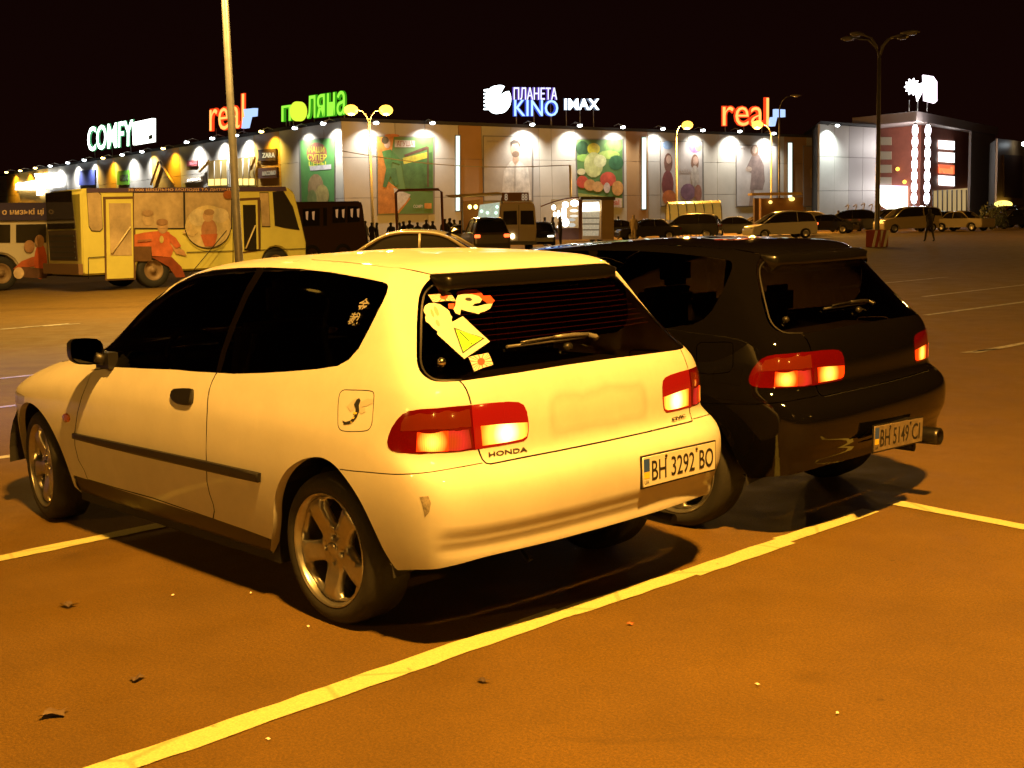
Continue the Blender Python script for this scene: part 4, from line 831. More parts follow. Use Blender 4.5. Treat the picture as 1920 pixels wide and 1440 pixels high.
# number plates
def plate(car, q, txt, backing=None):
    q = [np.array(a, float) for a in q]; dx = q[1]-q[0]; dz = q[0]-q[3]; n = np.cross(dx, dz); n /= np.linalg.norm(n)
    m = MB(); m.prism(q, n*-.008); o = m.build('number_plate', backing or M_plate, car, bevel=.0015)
    fr = MB(); e = .006
    ux, uz = dx/np.linalg.norm(dx), dz/np.linalg.norm(dz)
    b0 = q[3]-ux*e-uz*e
    fr.prism([q[0]-ux*e+uz*e-n*.009, q[1]+ux*e+uz*e-n*.009, q[2]+ux*e-uz*e-n*.009, q[3]-ux*e-uz*e-n*.009], n*.0065); fr.build('plate_frame', M_trim, o)
    def at(a, b): return q[3]+dx*a+dz*b+n*.0006
    m = MB(); m.prism([at(.012, .5), at(.085, .5), at(.085, .93), at(.012, .93)], n*.0006); m.build('country_band', M_blue, o)
    m = MB(); m.prism([at(.012, .28), at(.085, .28), at(.085, .5), at(.012, .5)], n*.0006); m.build('country_band', M_yel, o)
    put_text('country_code', 'UA', at(.02, .09), dx*.055, dz*.13, .0008, M_ink, o)
    for t_, a, w_ in txt: put_text('registration', t_, at(a, .17), dx*w_, dz*.66, .0012, M_ink, o, .004)
    for a in (.3, .72):
        m = MB(); m.tube([at(a, .9), at(a, .9)+n*.004], .006, 8); m.build('plate_screw', M_trim, o)
    return o
nrm = np.array([-1., .0, 0])
plate(white, [(-.776, -.120, .597), (-.748, -.612, .585), (-.744, -.615, .470), (-.774, -.123, .480)], [('BH', .115, .19), ('3292', .375, .32), ('BO', .765, .20)])
plate(black, BPL, [('BH', .115, .19), ('5149', .375, .32), ('CI', .765, .17)], mat('plate_shaded', (.20, .16, .11), .45, noise=.5, nscale=25))  # plate colour darkened to stand for the shade under the bumper
# black car: exhaust at the right, plate bracket
m = MB(); m.lathe([(.034, .0), (.043, -.004), (.045, -.02), (.045, -.28), (.03, -.30)], (-.815, -.375, .355), (-1, 0, 0), 20); m.lathe([(.034, .0), (.033, -.12), (.0, -.12)], (-.815, -.375, .355), (-1, 0, 0), 20)
m.tube([(-.6, -.36, .34), (-.3, -.3, .30)], .035, 10); m.build('exhaust_pipe', mat('exhaust_steel', (.06, .055, .05), .35, .9), black)
m = MB(); c_ = np.mean(BPL, 0); m.box((c_[0]+.06, c_[1], c_[2]+.05), (.10, .30, .02)); m.box((c_[0]+.02, c_[1], c_[2]), (.012, .40, .10)); m.build('plate_bracket', M_trim, black)
# ------------------------------------------------------------------ the shopping mall
EYE = CAM[2]; HB = 12.0
def roofdepth(u, v, h): return (h-EYE)*FPX/(horizon(u)-v)
def gp(u, v, h): return stand(u, roofdepth(u, v, h))
CORN = gp(648, 231, HB); FR = gp(1562, 262, HB); LF = gp(-5, 334, HB)
LF = CORN+(LF-CORN)*1.25
front = Wall(CORN, FR); left = Wall(LF, CORN)
def slab(name, wall, pts, off, thick, m, parent=None, org=None, mi=0):
    q = [wall.px(u, v, off) for u, v in pts]; mb = MB(); mb.prism(q, wall.n*thick); return mb.build(name, m, parent, org=org)
def panel_mat(name, col, rough=.45):
    m = mat(name, col, rough, noise=.12, nscale=.35); return m
M_panel = panel_mat('cladding_light_grey', (.40, .39, .37)); M_panel2 = panel_mat('cladding_ochre', (.46, .27, .05)); M_panel3 = panel_mat('cladding_pale', (.48, .46, .41))
M_panelp = panel_mat('cladding_brown', (.36, .22, .10)); M_roof = mat('roof_dark', (.03, .028, .026), .8); M_steel = mat('bracket_steel', (.22, .21, .20), .5, .4)
mall = thing('shopping_mall', 'long low shopping mall clad in pale panels under a row of wall lamps', 'building', tuple(CORN))
OR = np.array(CORN)
# dark core of the building behind the cladding and the flat roof
b1 = CORN+(FR-CORN)*1.0; deep = 60
core = MB()
foot = [LF-left.n*.35, CORN-left.n*.35-front.n*.35, FR-front.n*.35, FR-front.n*deep, LF-left.n*deep]
core.prism([np.array([q[0], q[1], 0]) for q in foot], (0, 0, HB-.3)); core.build('building_core', M_roof, mall, org=OR)
def cladding(wall, cuts, mats, z0=0., z1=HB):
    for i in range(len(cuts)-1):
        a, b = cuts[i]+.03, cuts[i+1]-.03
        for (za, zb) in ((z0, z1*.36), (z1*.36+.04, z1*.70), (z1*.70+.04, z1)):
            q = [wall.at(a, za, -.3), wall.at(b, za, -.3), wall.at(b, zb, -.3), wall.at(a, zb, -.3)]; m = MB(); m.prism(q, wall.n*.3); m.build('cladding_panel', mats[i % len(mats)], mall, org=OR)
fc = [0.]+[front.sx(u, 330) for u in (693, 744, 800, 862, 905, 960, 1012, 1035, 1080, 1130, 1175, 1215, 1238, 1290, 1345, 1385, 1430, 1470, 1512)]+[front.L]
cladding(front, fc, [M_panel3, M_panel3, M_panel, M_panel3, M_panelp, M_panel, M_panel])
ul = [-60, -2, 13, 40, 62, 92, 118, 150, 185, 218, 250, 287, 340, 387, 430, 480, 528, 570, 612]
lc = [0.]+[left.sx(u, 350) for u in ul[1:]]+[left.L]
lm = [M_panel, M_panel, M_panel2, M_panel2, M_panel2, M_panel, M_panel, M_panel, M_panel2, M_panel, M_panel, M_panel2, M_panel, M_panel, M_panel, M_panel2, M_panel3, M_panel3, M_panel3]
cladding(left, lc, lm)
for w_, L_ in ((front, front.L), (left, left.L)):
    m = MB(); q = [w_.at(-.1, HB+.004, -.6), w_.at(L_+.1, HB+.004, -.6), w_.at(L_+.1, HB+.35, -.6), w_.at(-.1, HB+.35, -.6)]; m.prism(q, w_.n*.75); m.build('roof_parapet', M_roof, mall, org=OR)
# joints that catch the light and the lit vertical strips
M_tubeg = glow('strip_light', (.80, 1., .86), 1.5)
for u, v0, v1 in ((858, 255, 395), (1207, 258, 392), (1481, 268, 385)):
    t = thing('strip_light', {858: 'tall lit strip on the mall wall left of the portrait poster', 1207: 'tall lit strip on the wall right of the vegetable poster', 1481: 'tall lit strip on the wall between the two rightmost posters'}[u], 'light strip', tuple(front.px(u, v1)), 0, 'vertical strip lights on the mall wall')
    o_ = np.array(t.location); slab('strip_channel', front, [(u-5, v0-2), (u+5, v0-2), (u+5, v1+2), (u-5, v1+2)], .02, .10, M_steel, t, o_); slab('strip_tube', front, [(u-3, v0), (u+3, v0), (u+3, v1), (u-3, v1)], .125, .10, M_tubeg, t, o_)
# --- wall lamps
M_cool = glow('cool_lamp', (.86, .96, 1.), 16.); M_warm = glow('warm_lamp', (1, .70, .18), 14.)
WL = [(front, u, v, 'c') for u, v in ((705, 229), (811, 229), (998, 232), (1087, 234), (1168, 237), (1243, 240), (1318, 243), (1387, 245), (1451, 249))] + \
     [(left, u, v, c) for u, v, c in ((12, 322, 'w'), (38, 319, 'w'), (66, 314, 'w'), (94, 310, 'c'), (127, 304, 'c'), (158, 299, 'c'), (193, 295, 'w'), (229, 289, 'c'), (266, 283, 'c'), (306, 277, 'w'), (350, 265, 'c'), (398, 258, 'c'), (443, 252, 'c'), (490, 245, 'w'), (553, 239, 'c'), (606, 231, 'c'))]
PC, PWm = 3900., 3000.
for i, (w_, u, v, c) in enumerate(WL):
    p = w_.px(u, v, 1.55); x = (p-w_.a)@w_.d; z = max(p[2], HB-.1)
    col = 'cool white' if c == 'c' else 'warm yellow'
    nth = ['first', 'second', 'third', 'fourth', 'fifth', 'sixth', 'seventh', 'eighth', 'ninth', 'tenth', 'eleventh', 'twelfth', 'thirteenth', 'fourteenth', 'fifteenth', 'sixteenth'][i if w_ is front else i-9]
    t = thing('wall_lamp', '%s lamp, %s from the left on the %s wall' % ('cool white' if c == 'c' else 'warm yellow', nth, 'front mall' if w_ is front else 'receding left mall'), 'wall lamp', tuple(w_.at(x, z, 0)), 0, 'lamps along the mall roof edge')
    o_ = np.array(t.location); m = MB(); m.tube([w_.at(x, z+.15, 0)-o_, w_.at(x, z+.35, .8)-o_, w_.at(x, z+.12, 1.5)-o_], .05, 6); m.build('lamp_arm', M_steel, t)
    m = MB(); m.box(w_.at(x, z+.03, 1.5)-o_, (.5, .34, .16), ax=[w_.d, w_.n, [0, 0, 1]]); m.build('lamp_housing', M_steel, t)
    m = MB(); m.ball(w_.at(x, z-.10, 1.56)-o_, (.30, .30, .16), 10); m.build('lamp_glass', M_cool if c == 'c' else M_warm, t)
    spot('wall_light', tuple(w_.at(x, z-.35, 1.45)), tuple(w_.at(x, z-4.2, .1)), PC*rnd.uniform(.6, 1.35) if c == 'c' else PWm, (1, .95, .84) if c == 'c' else (1, .60, .08), 128, .9, .1)
# --- posters
def poster(label, wall, px, col, frame=M_steel):
    t = thing('poster', label, 'poster', tuple(wall.px(*px[3])), 0, 'large posters on the mall wall'); o_ = np.array(t.location)
    slab('poster_frame', wall, [(px[0][0]-2, px[0][1]-2), (px[1][0]+2, px[1][1]-2), (px[2][0]+2, px[2][1]+2), (px[3][0]-2, px[3][1]+2)], .02, .10, frame, t, o_)
    slab('poster_sheet', wall, px, .125, .01, mat('print_'+label[:14], col, .5, noise=.2, nscale=.6), t, o_)
    lay = [.14]
    def shape(nm, pts, c):
        lay[0] += .004; slab(nm, wall, pts, lay[0], .003, mat('ink_%d_%d_%d' % tuple(int(x*100) for x in c), c, .5, noise=.45, nscale=1.3), t, o_)
    def ell(nm, u, v, a, b, c, rot=0.):
        k = 14; cr, sr = math.cos(rot), math.sin(rot); shape(nm, [(u+a*math.cos(x)*cr-b*math.sin(x)*sr, v+a*math.cos(x)*sr+b*math.sin(x)*cr) for x in np.linspace(0, 2*math.pi, k+1)[:-1]], c)
    def txt(s, u0, v0, u1, v1, c):
        lay[0] += .004; a = wall.px(u0, v1, lay[0]); put_text('print_lettering', s, a, wall.px(u1, v1, lay[0])-a, wall.px(u0, v0, lay[0])-a, .01, mat('ink_%d_%d_%d' % tuple(int(x*100) for x in c), c, .5), t, .01, porg=o_)
    return shape, ell, txt
sh, el, tx = poster('tall green supermarket poster with yellow lettering, nearest the mall corner', left, [(563, 264), (627, 259), (627, 392), (566, 388)], (.09, .25, .07))
el('print_circle', 594, 287, 19, 20, (.30, .10, .06)); tx('НАШИ', 579, 275, 608, 286, (.55, .55, .05)); tx('СУПЕР', 577, 289, 612, 301, (.62, .60, .06)); tx('ЦЕНЫ', 579, 303, 611, 313, (.55, .55, .05)); sh('print_banner', [(580, 312), (621, 308), (621, 317), (582, 320)], (.50, .48, .50)); el('print_figure', 592, 352, 15, 26, (.32, .22, .10)); el('print_figure', 604, 366, 13, 20, (.38, .30, .10)); el('print_figure', 585, 372, 9, 16, (.20, .24, .08))
sh, el, tx = poster('wide green and orange poster with a person in green holding a big shopping basket', front, [(707, 256), (812, 258), (812, 400), (709, 402)], (.10, .20, .06))
sh('print_field', [(708, 257), (738, 257), (728, 340), (770, 372), (748, 400), (709, 401)], (.50, .20, .04)); sh('print_leaf', [(738, 352), (770, 365), (762, 378), (744, 398)], (.55, .50, .42)); sh('print_field', [(752, 300), (810, 285), (811, 360), (760, 352)], (.06, .14, .04)); sh('print_basket', [(755, 296), (802, 285), (802, 296), (757, 308)], (.48, .42, .05)); sh('print_basket', [(758, 290), (800, 274), (804, 276), (804, 350), (801, 350), (801, 280), (760, 294)], (.10, .05, .03))
el('print_face', 726, 269, 6, 9, (.45, .30, .20)); el('print_hair', 722, 263, 7, 7, (.08, .06, .03)); sh('print_jacket', [(716, 284), (732, 280), (744, 292), (754, 302), (750, 308), (736, 304), (733, 316), (724, 316)], (.07, .20, .05)); sh('print_trousers', [(724, 316), (742, 315), (748, 345), (742, 350), (732, 330), (724, 352), (718, 350)], (.06, .16, .05)); sh('print_label', [(740, 262), (778, 264), (778, 276), (740, 276)], (.52, .50, .46)); tx('АГУША', 744, 264, 775, 274, (.25, .10, .08)); el('print_arc', 735, 254, 14, 3, (.55, .20, .06)); tx('COMFY', 775, 384, 793, 390, (.55, .52, .40)); sh('print_label', [(796, 381), (809, 381), (809, 391), (796, 391)], (.55, .25, .05))
sh, el, tx = poster('pale portrait poster of a bearded man in a light shirt', front, [(907, 256), (997, 258), (997, 376), (908, 376)], (.40, .37, .33))
sh('print_shirt', [(940, 375), (945, 320), (957, 303), (967, 298), (976, 303), (990, 314), (996, 375)], (.56, .54, .50)); sh('print_neck', [(962, 290), (972, 290), (973, 302), (966, 310), (961, 302)], (.38, .26, .18)); el('print_face', 966, 280, 8.5, 14, (.40, .27, .19)); el('print_beard', 967, 289, 7, 6, (.14, .09, .06)); sh('print_hair', [(958, 276), (957, 267), (963, 262), (971, 263), (976, 270), (975, 277), (971, 269), (961, 270)], (.05, .035, .025)); sh('print_crease', [(964, 310), (968, 310), (966, 375), (963, 375)], (.42, .40, .36)); tx('massimo', 913, 262, 936, 267, (.30, .27, .24))
sh, el, tx = poster('colourful poster of fruit and vegetables', front, [(1081, 262), (1167, 262), (1167, 388), (1084, 372)], (.10, .20, .06))
for a in (('print_leaf', 1092, 278, 12, 14, (.03, .07, .03)), ('print_leaf', 1150, 275, 18, 12, (.16, .30, .08)), ('print_leaf', 1142, 290, 20, 8, (.30, .42, .10)), ('print_leaf', 1155, 305, 14, 14, (.04, .12, .05)), ('print_leaf', 1095, 296, 14, 7, (.22, .38, .08)), ('print_pepper', 1113, 279, 12, 11, (.50, .45, .03)), ('print_melon', 1113, 309, 18, 24, (.46, .50, .20)), ('print_melon', 1125, 302, 12, 12, (.55, .58, .30)), ('print_tomato', 1092, 341, 11, 12, (.50, .08, .04)), ('print_onion', 1106, 347, 11, 11, (.56, .30, .10)), ('print_onion', 1121, 350, 11, 10, (.60, .36, .14)), ('print_tomato', 1140, 336, 15, 14, (.55, .10, .06)), ('print_orange', 1158, 353, 11, 14, (.58, .32, .10)), ('print_garlic', 1138, 352, 6, 10, (.60, .52, .48)), ('print_lemon', 1090, 322, 8, 6, (.58, .55, .30))): el(*a)
sh('print_band', [(1084, 362), (1167, 372), (1167, 388), (1110, 380), (1086, 374)], (.40, .42, .12)); sh('print_label', [(1137, 370), (1166, 372), (1166, 389), (1148, 388)], (.56, .46, .40)); tx('real', 1142, 374, 1161, 384, (.55, .10, .06))
sh, el, tx = poster('poster of two women behind the bright lamp post with purple and orange figures', front, [(1239, 266), (1316, 266), (1317, 378), (1240, 386)], (.42, .39, .38))
for a in (('print_flower', 1252, 272, 10, 8, (.20, .30, .48)), ('print_flower', 1303, 276, 11, 11, (.30, .16, .34)), ('print_flower', 1310, 276, 6, 8, (.52, .28, .16)), ('print_hair', 1253, 305, 8, 18, (.16, .08, .06)), ('print_face', 1254, 299, 5, 8, (.44, .30, .24)), ('print_hair', 1303, 305, 7, 16, (.22, .12, .08)), ('print_face', 1304, 301, 5, 8, (.44, .30, .24)), ('print_dress', 1252, 345, 11, 26, (.18, .06, .06)), ('print_dress', 1255, 370, 13, 14, (.48, .16, .05)), ('print_dress', 1303, 330, 8, 20, (.44, .40, .36)), ('print_dress', 1290, 360, 14, 16, (.22, .13, .20)), ('print_dress', 1309, 362, 7, 16, (.30, .14, .10))): el(*a)
tx('DOLKA', 1275, 316, 1296, 324, (.34, .30, .28))
sh, el, tx = poster('pale poster of a standing woman in a grey dress', front, [(1381, 273), (1456, 274), (1456, 386), (1382, 386)], (.46, .43, .42))
sh('print_dress', [(1406, 300), (1412, 288), (1424, 290), (1432, 310), (1434, 340), (1430, 356), (1406, 356), (1409, 325), (1398, 318)], (.24, .18, .17)); el('print_hair', 1415, 282, 8, 11, (.22, .13, .09)); el('print_face', 1415, 281, 4.5, 7, (.44, .32, .26)); sh('print_legs', [(1408, 356), (1414, 356), (1411, 386), (1404, 386)], (.30, .22, .18)); el('print_arm', 1404, 317, 6, 5, (.46, .36, .30)); tx('Lady', 1386, 275, 1398, 281, (.25, .22, .22))
sh, el, tx = poster('brownish poster of a woman with long fair hair, rightmost on the front wall', front, [(1507, 275), (1567, 275), (1567, 386), (1508, 386)], (.30, .20, .12))
sh('print_hair', [(1522, 315), (1522, 285), (1530, 276), (1538, 290), (1546, 330), (1548, 350), (1538, 352)], (.42, .24, .09)); sh('print_coat', [(1518, 318), (1530, 300), (1540, 310), (1542, 350), (1520, 352)], (.46, .32, .16)); el('print_face', 1528, 287, 5, 8, (.48, .32, .22)); sh('print_legs', [(1523, 352), (1541, 352), (1540, 385), (1532, 385), (1531, 362), (1528, 385), (1522, 385)], (.20, .16, .14)); tx('mango', 1540, 279, 1563, 287, (.18, .13, .10))
# shop plates and frames on the left wall
def sign_plate(label, wall, px, col, txt, tcol, est=0.):
    t = thing('sign', label, 'sign', tuple(wall.px(*px[3])), 0); o_ = np.array(t.location)
    slab('sign_board', wall, px, .03, .2, mat('board_'+label[:12], col, .5), t, o_)
    u0, u1 = px[3][0], px[1][0]; du = (u1-u0)*.14; dv = (px[3][1]-px[0][1])*.28
    if txt:
        a = wall.px(px[3][0]+du, px[3][1]-dv, .24); b = wall.px(px[2][0]-du, px[2][1]-dv, .24); c = wall.px(px[0][0]+du, px[0][1]+dv, .24)
        put_text('lettering', txt, a, b-a, c-a, .06, glow('lit_%s' % txt, tcol, est) if est else mat('ink_'+txt, tcol, .5), t, .02, porg=o_)
    return t
sign_plate('black shop sign with pale serif lettering on the ochre panel', left, [(487, 281), (520, 278), (520, 301), (487, 302)], (.05, .03, .015), 'ZARA', (1, .85, .45), .8)
sign_plate('dark brown shop sign below the black one on the ochre panel', left, [(487, 316), (522, 313), (522, 333), (487, 335)], (.07, .035, .03), 'МАССИМО', (.9, .7, .4), .35)
sign_plate('small pink lit sign high on the grey panel left of the lamp pole', left, [(353, 301), (372, 300), (372, 311), (353, 312)], (.25, .06, .06), 'Shoes', (1, .35, .40), 1.6)
sign_plate('white lit shop sign low on the grey panel left of the lamp pole', left, [(346, 334), (380, 331), (380, 340), (346, 343)], (.5, .45, .38), 'AQUA', (1, .95, .75), 7.)
sign_plate('blue poster with pale hand shape on the far left wall', left, [(150, 320), (180, 318), (180, 347), (150, 347)], (.05, .07, .28), '', (1, 1, 1))
sign_plate('green poster on the left wall beside the white column', left, [(222, 321), (243, 319), (243, 346), (222, 347)], (.10, .30, .03), 'МЕБЛІ', (.05, .06, .05))
# steel frame of the glazed entrance and its slanting braces
t = thing('glazed_entrance', 'glazed entrance bay with slanting braces and warm lamps glowing behind it', 'entrance', tuple(left.px(440, 347)), 0); o_ = np.array(t.location)
for i, q in enumerate(([(390, 302), (426, 298), (426, 347), (390, 348)], [(444, 297), (478, 293), (478, 347), (444, 347)])):
    slab('glass_pane', left, q, .04, .05, mat('bay_glass', (.20, .15, .06), .1, emit=(1, .55, .12), est=.10), t, o_)
    slab('glow_panel', left, [(q[3][0], q[3][1]-12), (q[2][0], q[2][1]-12), q[2], q[3]], .10, .05, glow('warm_bay', (1, .72, .18), 2.4 if i else 2.0), t, o_)
    for k in range(4):
        u = q[0][0]+(q[1][0]-q[0][0])*k/3; m = MB(); m.tube([left.px(u, q[0][1], .2), left.px(u, q[2][1], .2)], .07, 6); m.build('mullion', M_panel3, t, org=o_)
for a, b in (((300, 304), (326, 346)), ((297, 304), (283, 346)), ((374, 322), (392, 302)), ((470, 318), (478, 296))):
    m = MB(); m.tube([left.px(*a, .35), left.px(*b, .35)], .16, 6); m.build('brace', M_panel2, t, org=o_)
# lit lettering of a far shop, half hidden by the bus
t = thing('shop_sign', 'overexposed white lit sign at the far left of the mall wall', 'sign', tuple(left.px(30, 355)), 0); o_ = np.array(t.location)
M_wh = glow('sign_white', (1, .98, .90), 9.)
for s, q in (('Ашан', [(30, 342, 70, 356)]), ('У', [(66, 326, 92, 366)]), ('дома', [(86, 326, 116, 352)])):
    u0, v0, u1, v1 = q[0]; a = left.px(u0, v1, .4); put_text('letters', s, a, left.px(u1, v1, .4)-a, left.px(u0, v0, .4)-a, .3, M_wh, t, .09, porg=o_)
slab('letter_backing', left, [(30, 345), (116, 328), (116, 350), (30, 356)], .15, .1, glow('sign_backlight', (1, .98, .9), 5.), t, o_)
# --- roof signs
def roof_sign(label, wall, texts, off=-.4, struts=(), cat='sign'):
    u, v = texts[0][1][0], texts[0][1][3]
    q = wall.px(u, v, off); t = thing('roof_sign', label, cat, (q[0], q[1], HB+.35), 0, 'lit signs on the mall roof'); o_ = np.array(t.location)
    for s, (u0, v0, u1, v1), m, dep, bold, *sl in texts:
        dv = sl[0] if sl else 0
        a = wall.px(u0, v1, off); b = wall.px(u1, v1+dv, off); c = wall.px(u0, v0, off)
        glow_text('sign_letters', s, a, b-a, c-a, dep, m[0], m[1], t, bold, o_, wall.n)
        for k in range(3):
            e = a+(b-a)*(.1+.4*k)-wall.n*.3; mm = MB(); mm.tube([np.array([e[0], e[1], HB+.2]), np.array([e[0], e[1], e[2]+.3])], .06, 6); mm.build('sign_strut', M_steel, t, org=o_)
    return t, o_
M_red1 = (glow('sign_red_core', (1, .40, .09), 1.9), glow('sign_red_rim', (1, .055, .008), 1.1)); M_grn = (glow('sign_green_core', (.36, 1., .06), 1.15), glow('sign_green_rim', (.05, .42, .01), .8)); M_grny = glow('sign_yellow_green', (.75, .95, .05), 1.1); M_blu = (glow('sign_blue_core', (.42, .68, 1.), 1.6), glow('sign_blue_rim', (.06, .12, .9), .8)); M_viol = (glow('sign_violet_core', (.80, .82, 1.), 1.5), glow('sign_violet_rim', (.20, .10, .75), .7)); M_whc = (glow('sign_cool_white', (.86, .97, 1.), 5.), glow('sign_cool_rim', (.30, .38, .55), .6)); M_whg = (glow('sign_green_white', (.85, 1., .88), 7.), glow('sign_greenwhite_rim', (.12, .55, .22), .8)); M_lb = glow('sign_pale_blue', (.42, .60, 1.), 1.3)
t, o_ = roof_sign('white lit roof sign in block capitals with a lit square, far left', left, [('COMFY', (166, 239, 250, 284), M_whg, .2, .015, -11)])
slab('sign_box', left, [(254, 230), (292, 222), (292, 266), (256, 272)], -.4, .5, glow('sign_box_white', (1, 1, .90), 4.), t, o_); slab('sign_box_print', left, [(279, 254), (286, 252), (286, 260), (279, 262)], .13, .03, mat('box_print', (.3, .4, .1), .5), t, o_)
t, o_ = roof_sign('red lit roof sign of lower case letters crossed by the lamp pole', left, [('real', (395, 186, 459, 246), M_red1, .2, .004, -7)])
slab('sign_dash', left, [(464, 205), (484, 203), (483, 218), (466, 220)], -.4, .5, M_lb, t, o_); slab('sign_dash', left, [(463, 220), (473, 219), (468, 240), (460, 241)], -.4, .5, M_lb, t, o_)
t, o_ = roof_sign('green lit cyrillic roof sign whose second letter is a filled yellow disc', left, [('п', (530, 199, 547, 228), M_grn, .2, .008, -2), ('ляна', (578, 180, 648, 223), M_grn, .2, .008, -8)])
mb = MB(); mb.prism([left.px(563.5+12.5*math.cos(a), 209+18.5*math.sin(a), -.4) for a in np.linspace(0, 2*math.pi, 25)[:-1]], left.n*.5); mb.build('sign_disc', M_grny, t, org=o_)
t, o_ = roof_sign('blue and white cinema roof sign in two lines beside a lit globe', front, [('ПЛАНЕТА', (962, 164, 1043, 187), M_viol, .2, .012), ('KINO', (963, 187, 1045, 218), M_blu, .2, .012)])
P0 = []
for k in range(40):
    a = math.radians(-35+330*k/39); P0.append((931+21*math.cos(a), 187+26.5*math.sin(a)))
P0 += [(929, 183)]
mb = MB(); mb.prism([front.px(u, v, -.4) for u, v in P0], front.n*.6); mb.build('globe', M_whc[0], t, org=o_)
for k in range(6):
    v = 168+7*k; mb = MB(); mb.prism([front.px(907, v, -.1), front.px(913, v-1, -.1), front.px(913, v+3, -.1), front.px(907, v+3, -.1)], front.n*.3); mb.build('globe_streak', M_whc[0], t, org=o_)
roof_sign('small white lit roof sign of four heavy capitals right of the cinema sign', front, [('IMAX', (1058, 185, 1122, 206), M_whc, .2, .02)])
t, o_ = roof_sign('red lit roof sign of lower case letters over the right part of the front wall', front, [('real', (1354, 182, 1440, 236), M_red1, .2, .004)])
slab('sign_dash', front, [(1449, 205), (1467, 206), (1467, 220), (1449, 220)], -.4, .5, M_lb, t, o_); slab('sign_dash', front, [(1443, 220), (1452, 220), (1448, 237), (1440, 237)], -.4, .5, M_lb, t, o_)
# --- right block and entrance tower
RB0 = gp(1536, 233, 13.4); RB1 = gp(1642, 240, 13.4)
rb = Wall(RB0, RB1)
blk = thing('mall_wing', 'taller pale wing of the mall right of the last poster', 'building', tuple(rb.a)); o_ = np.array(blk.location)
ncut = 4
for i in range(ncut):
    a, b = rb.L*i/ncut+.03, rb.L*(i+1)/ncut-.03
    for za, zb in ((0, 4.5), (4.55, 9), (9.05, 13.2)):
        m = MB(); m.prism([rb.at(a, za), rb.at(b, za), rb.at(b, zb), rb.at(a, zb)], -rb.n*.3); m.build('cladding_panel', M_panel3 if i < 2 else mat('cladding_lilac', (.36, .32, .31), .5), blk, org=o_)
bk = np.array([_F[0], _F[1], 0])*25+np.array([_R[0], _R[1], 0])*4; rq = [rb.at(0, 0, -.35), rb.at(rb.L, 0, -.35)]; rq += [rq[1]+bk, rq[0]+bk]
m = MB(); m.prism(rq, (0, 0, 13)); m.build('building_core', M_roof, blk, org=o_)
m = MB(); m.prism([q+np.array([0, 0, 13.25])+(rb.n*.45 if k < 2 else 0) for k, q in enumerate(rq)], (0, 0, .35)); m.build('roof_parapet', M_roof, blk, org=o_)
p = rb.px(1571, 238, 1.6); x = (p-rb.a)@rb.d
t = thing('wall_lamp', 'cool white wall lamp alone on the taller right wing', 'wall lamp', tuple(rb.at(x, 13, 0)), 0, 'lamps along the mall roof edge'); o2 = np.array(t.location)
m = MB(); m.tube([rb.at(x, 13.1)-o2, rb.at(x, 13.3, .8)-o2, rb.at(x, 13.1, 1.5)-o2], .05, 6); m.build('lamp_arm', M_steel, t); m = MB(); m.ball(rb.at(x, 12.95, 1.55)-o2, (.3, .3, .16)); m.build('lamp_glass', M_cool, t)
spot('wall_light', tuple(rb.at(x, 12.7, 1.45)), tuple(rb.at(x, 9, .1)), PC*1.4, (.85, .97, .95), 128, .9, .1)
# tower: canopy slab on its corner, dark brick-red recess, lit mast pair, lit signs
TH = 15.5
TC = gp(1716, 212, TH); TL = gp(1596, 224, TH); TR = gp(1868, 241, TH)
tw = thing('entrance_tower', 'mall entrance tower with projecting canopy, lit mast and lit shop signs', 'building', tuple(TC)); o_ = np.array(tw.location)
wl, wr = Wall(TL, TC), Wall(TC, TR)
back = TL+(TR-TC)
M_can = mat('canopy_grey_pink', (.50, .42, .40), .5); M_rec = mat('brick_red_recess', (.26, .08, .05), .7, noise=.2, nscale=1)
m = MB(); m.prism([np.array([q[0], q[1], TH-1.4]) for q in (TL, TC, TR, back)], (0, 0, 1.4)); m.build('canopy', M_can, tw, org=o_, bevel=.05)
ins = lambda q, f: TC+(q-TC)*f
ctr_ = (TL+TR)/2
bx = [q+(ctr_-q)*.30 for q in (TL, TC, TR, back)]
m = MB(); m.prism(bx, (0, 0, TH-1.45)); m.build('recess_walls', M_rec, tw, org=o_)
def pier(wall, u0, u1, nm, mm, dp=-2.5):
    a, b = wall.sx(u0, 330), wall.sx(u1, 330); m = MB(); m.prism([wall.at(a, 0, -.2), wall.at(b, 0, -.2), wall.at(b, 0, dp), wall.at(a, 0, dp)], (0, 0, TH-1.45)); m.build(nm, mm, tw, org=o_)
pier(wr, 1822, 1866, 'corner_pier', mat('cladding_lilac', (.36, .32, .31), .5), -.6); pier(wl, 1597, 1612, 'corner_pier', M_panel3, -.6)
bw_l, bw_r = Wall(bx[0], bx[1]), Wall(bx[1], bx[2])
M_led = glow('mast_white', (.95, .92, 1.), 9.)
mast_p = stand(1727, np.linalg.norm((TC-CAM)[:2]@_F[:2])); mw = Wall(mast_p-_R*[1, 1, 0]*3, mast_p+_R*[1, 1, 0]*3)
mast = thing('lit_mast', 'pair of tall columns of white globes in front of the entrance tower', 'lamp column', tuple(mw.at(3, 0))); o3 = np.array(mast.location)
for u in (1715, 1739):
    a = mw.sx(u, 300); q = mw.at(a, 0); zt = mw.px(u, 234)[2]; zb = mw.px(u, 382)[2]
    m = MB(); m.tube([q-o3, q+[0, 0, zt+.3]-o3], .12, 8); m.build('mast_tube', M_steel, mast)
    n = 7
    for k in range(n):
        z = zb+(zt-zb)*(k+.5)/n; m = MB(); m.ball(q+[0, 0, z]-o3, (.42, .42, (zt-zb)/n*.56), 10); m.build('globe_light', M_led, mast)
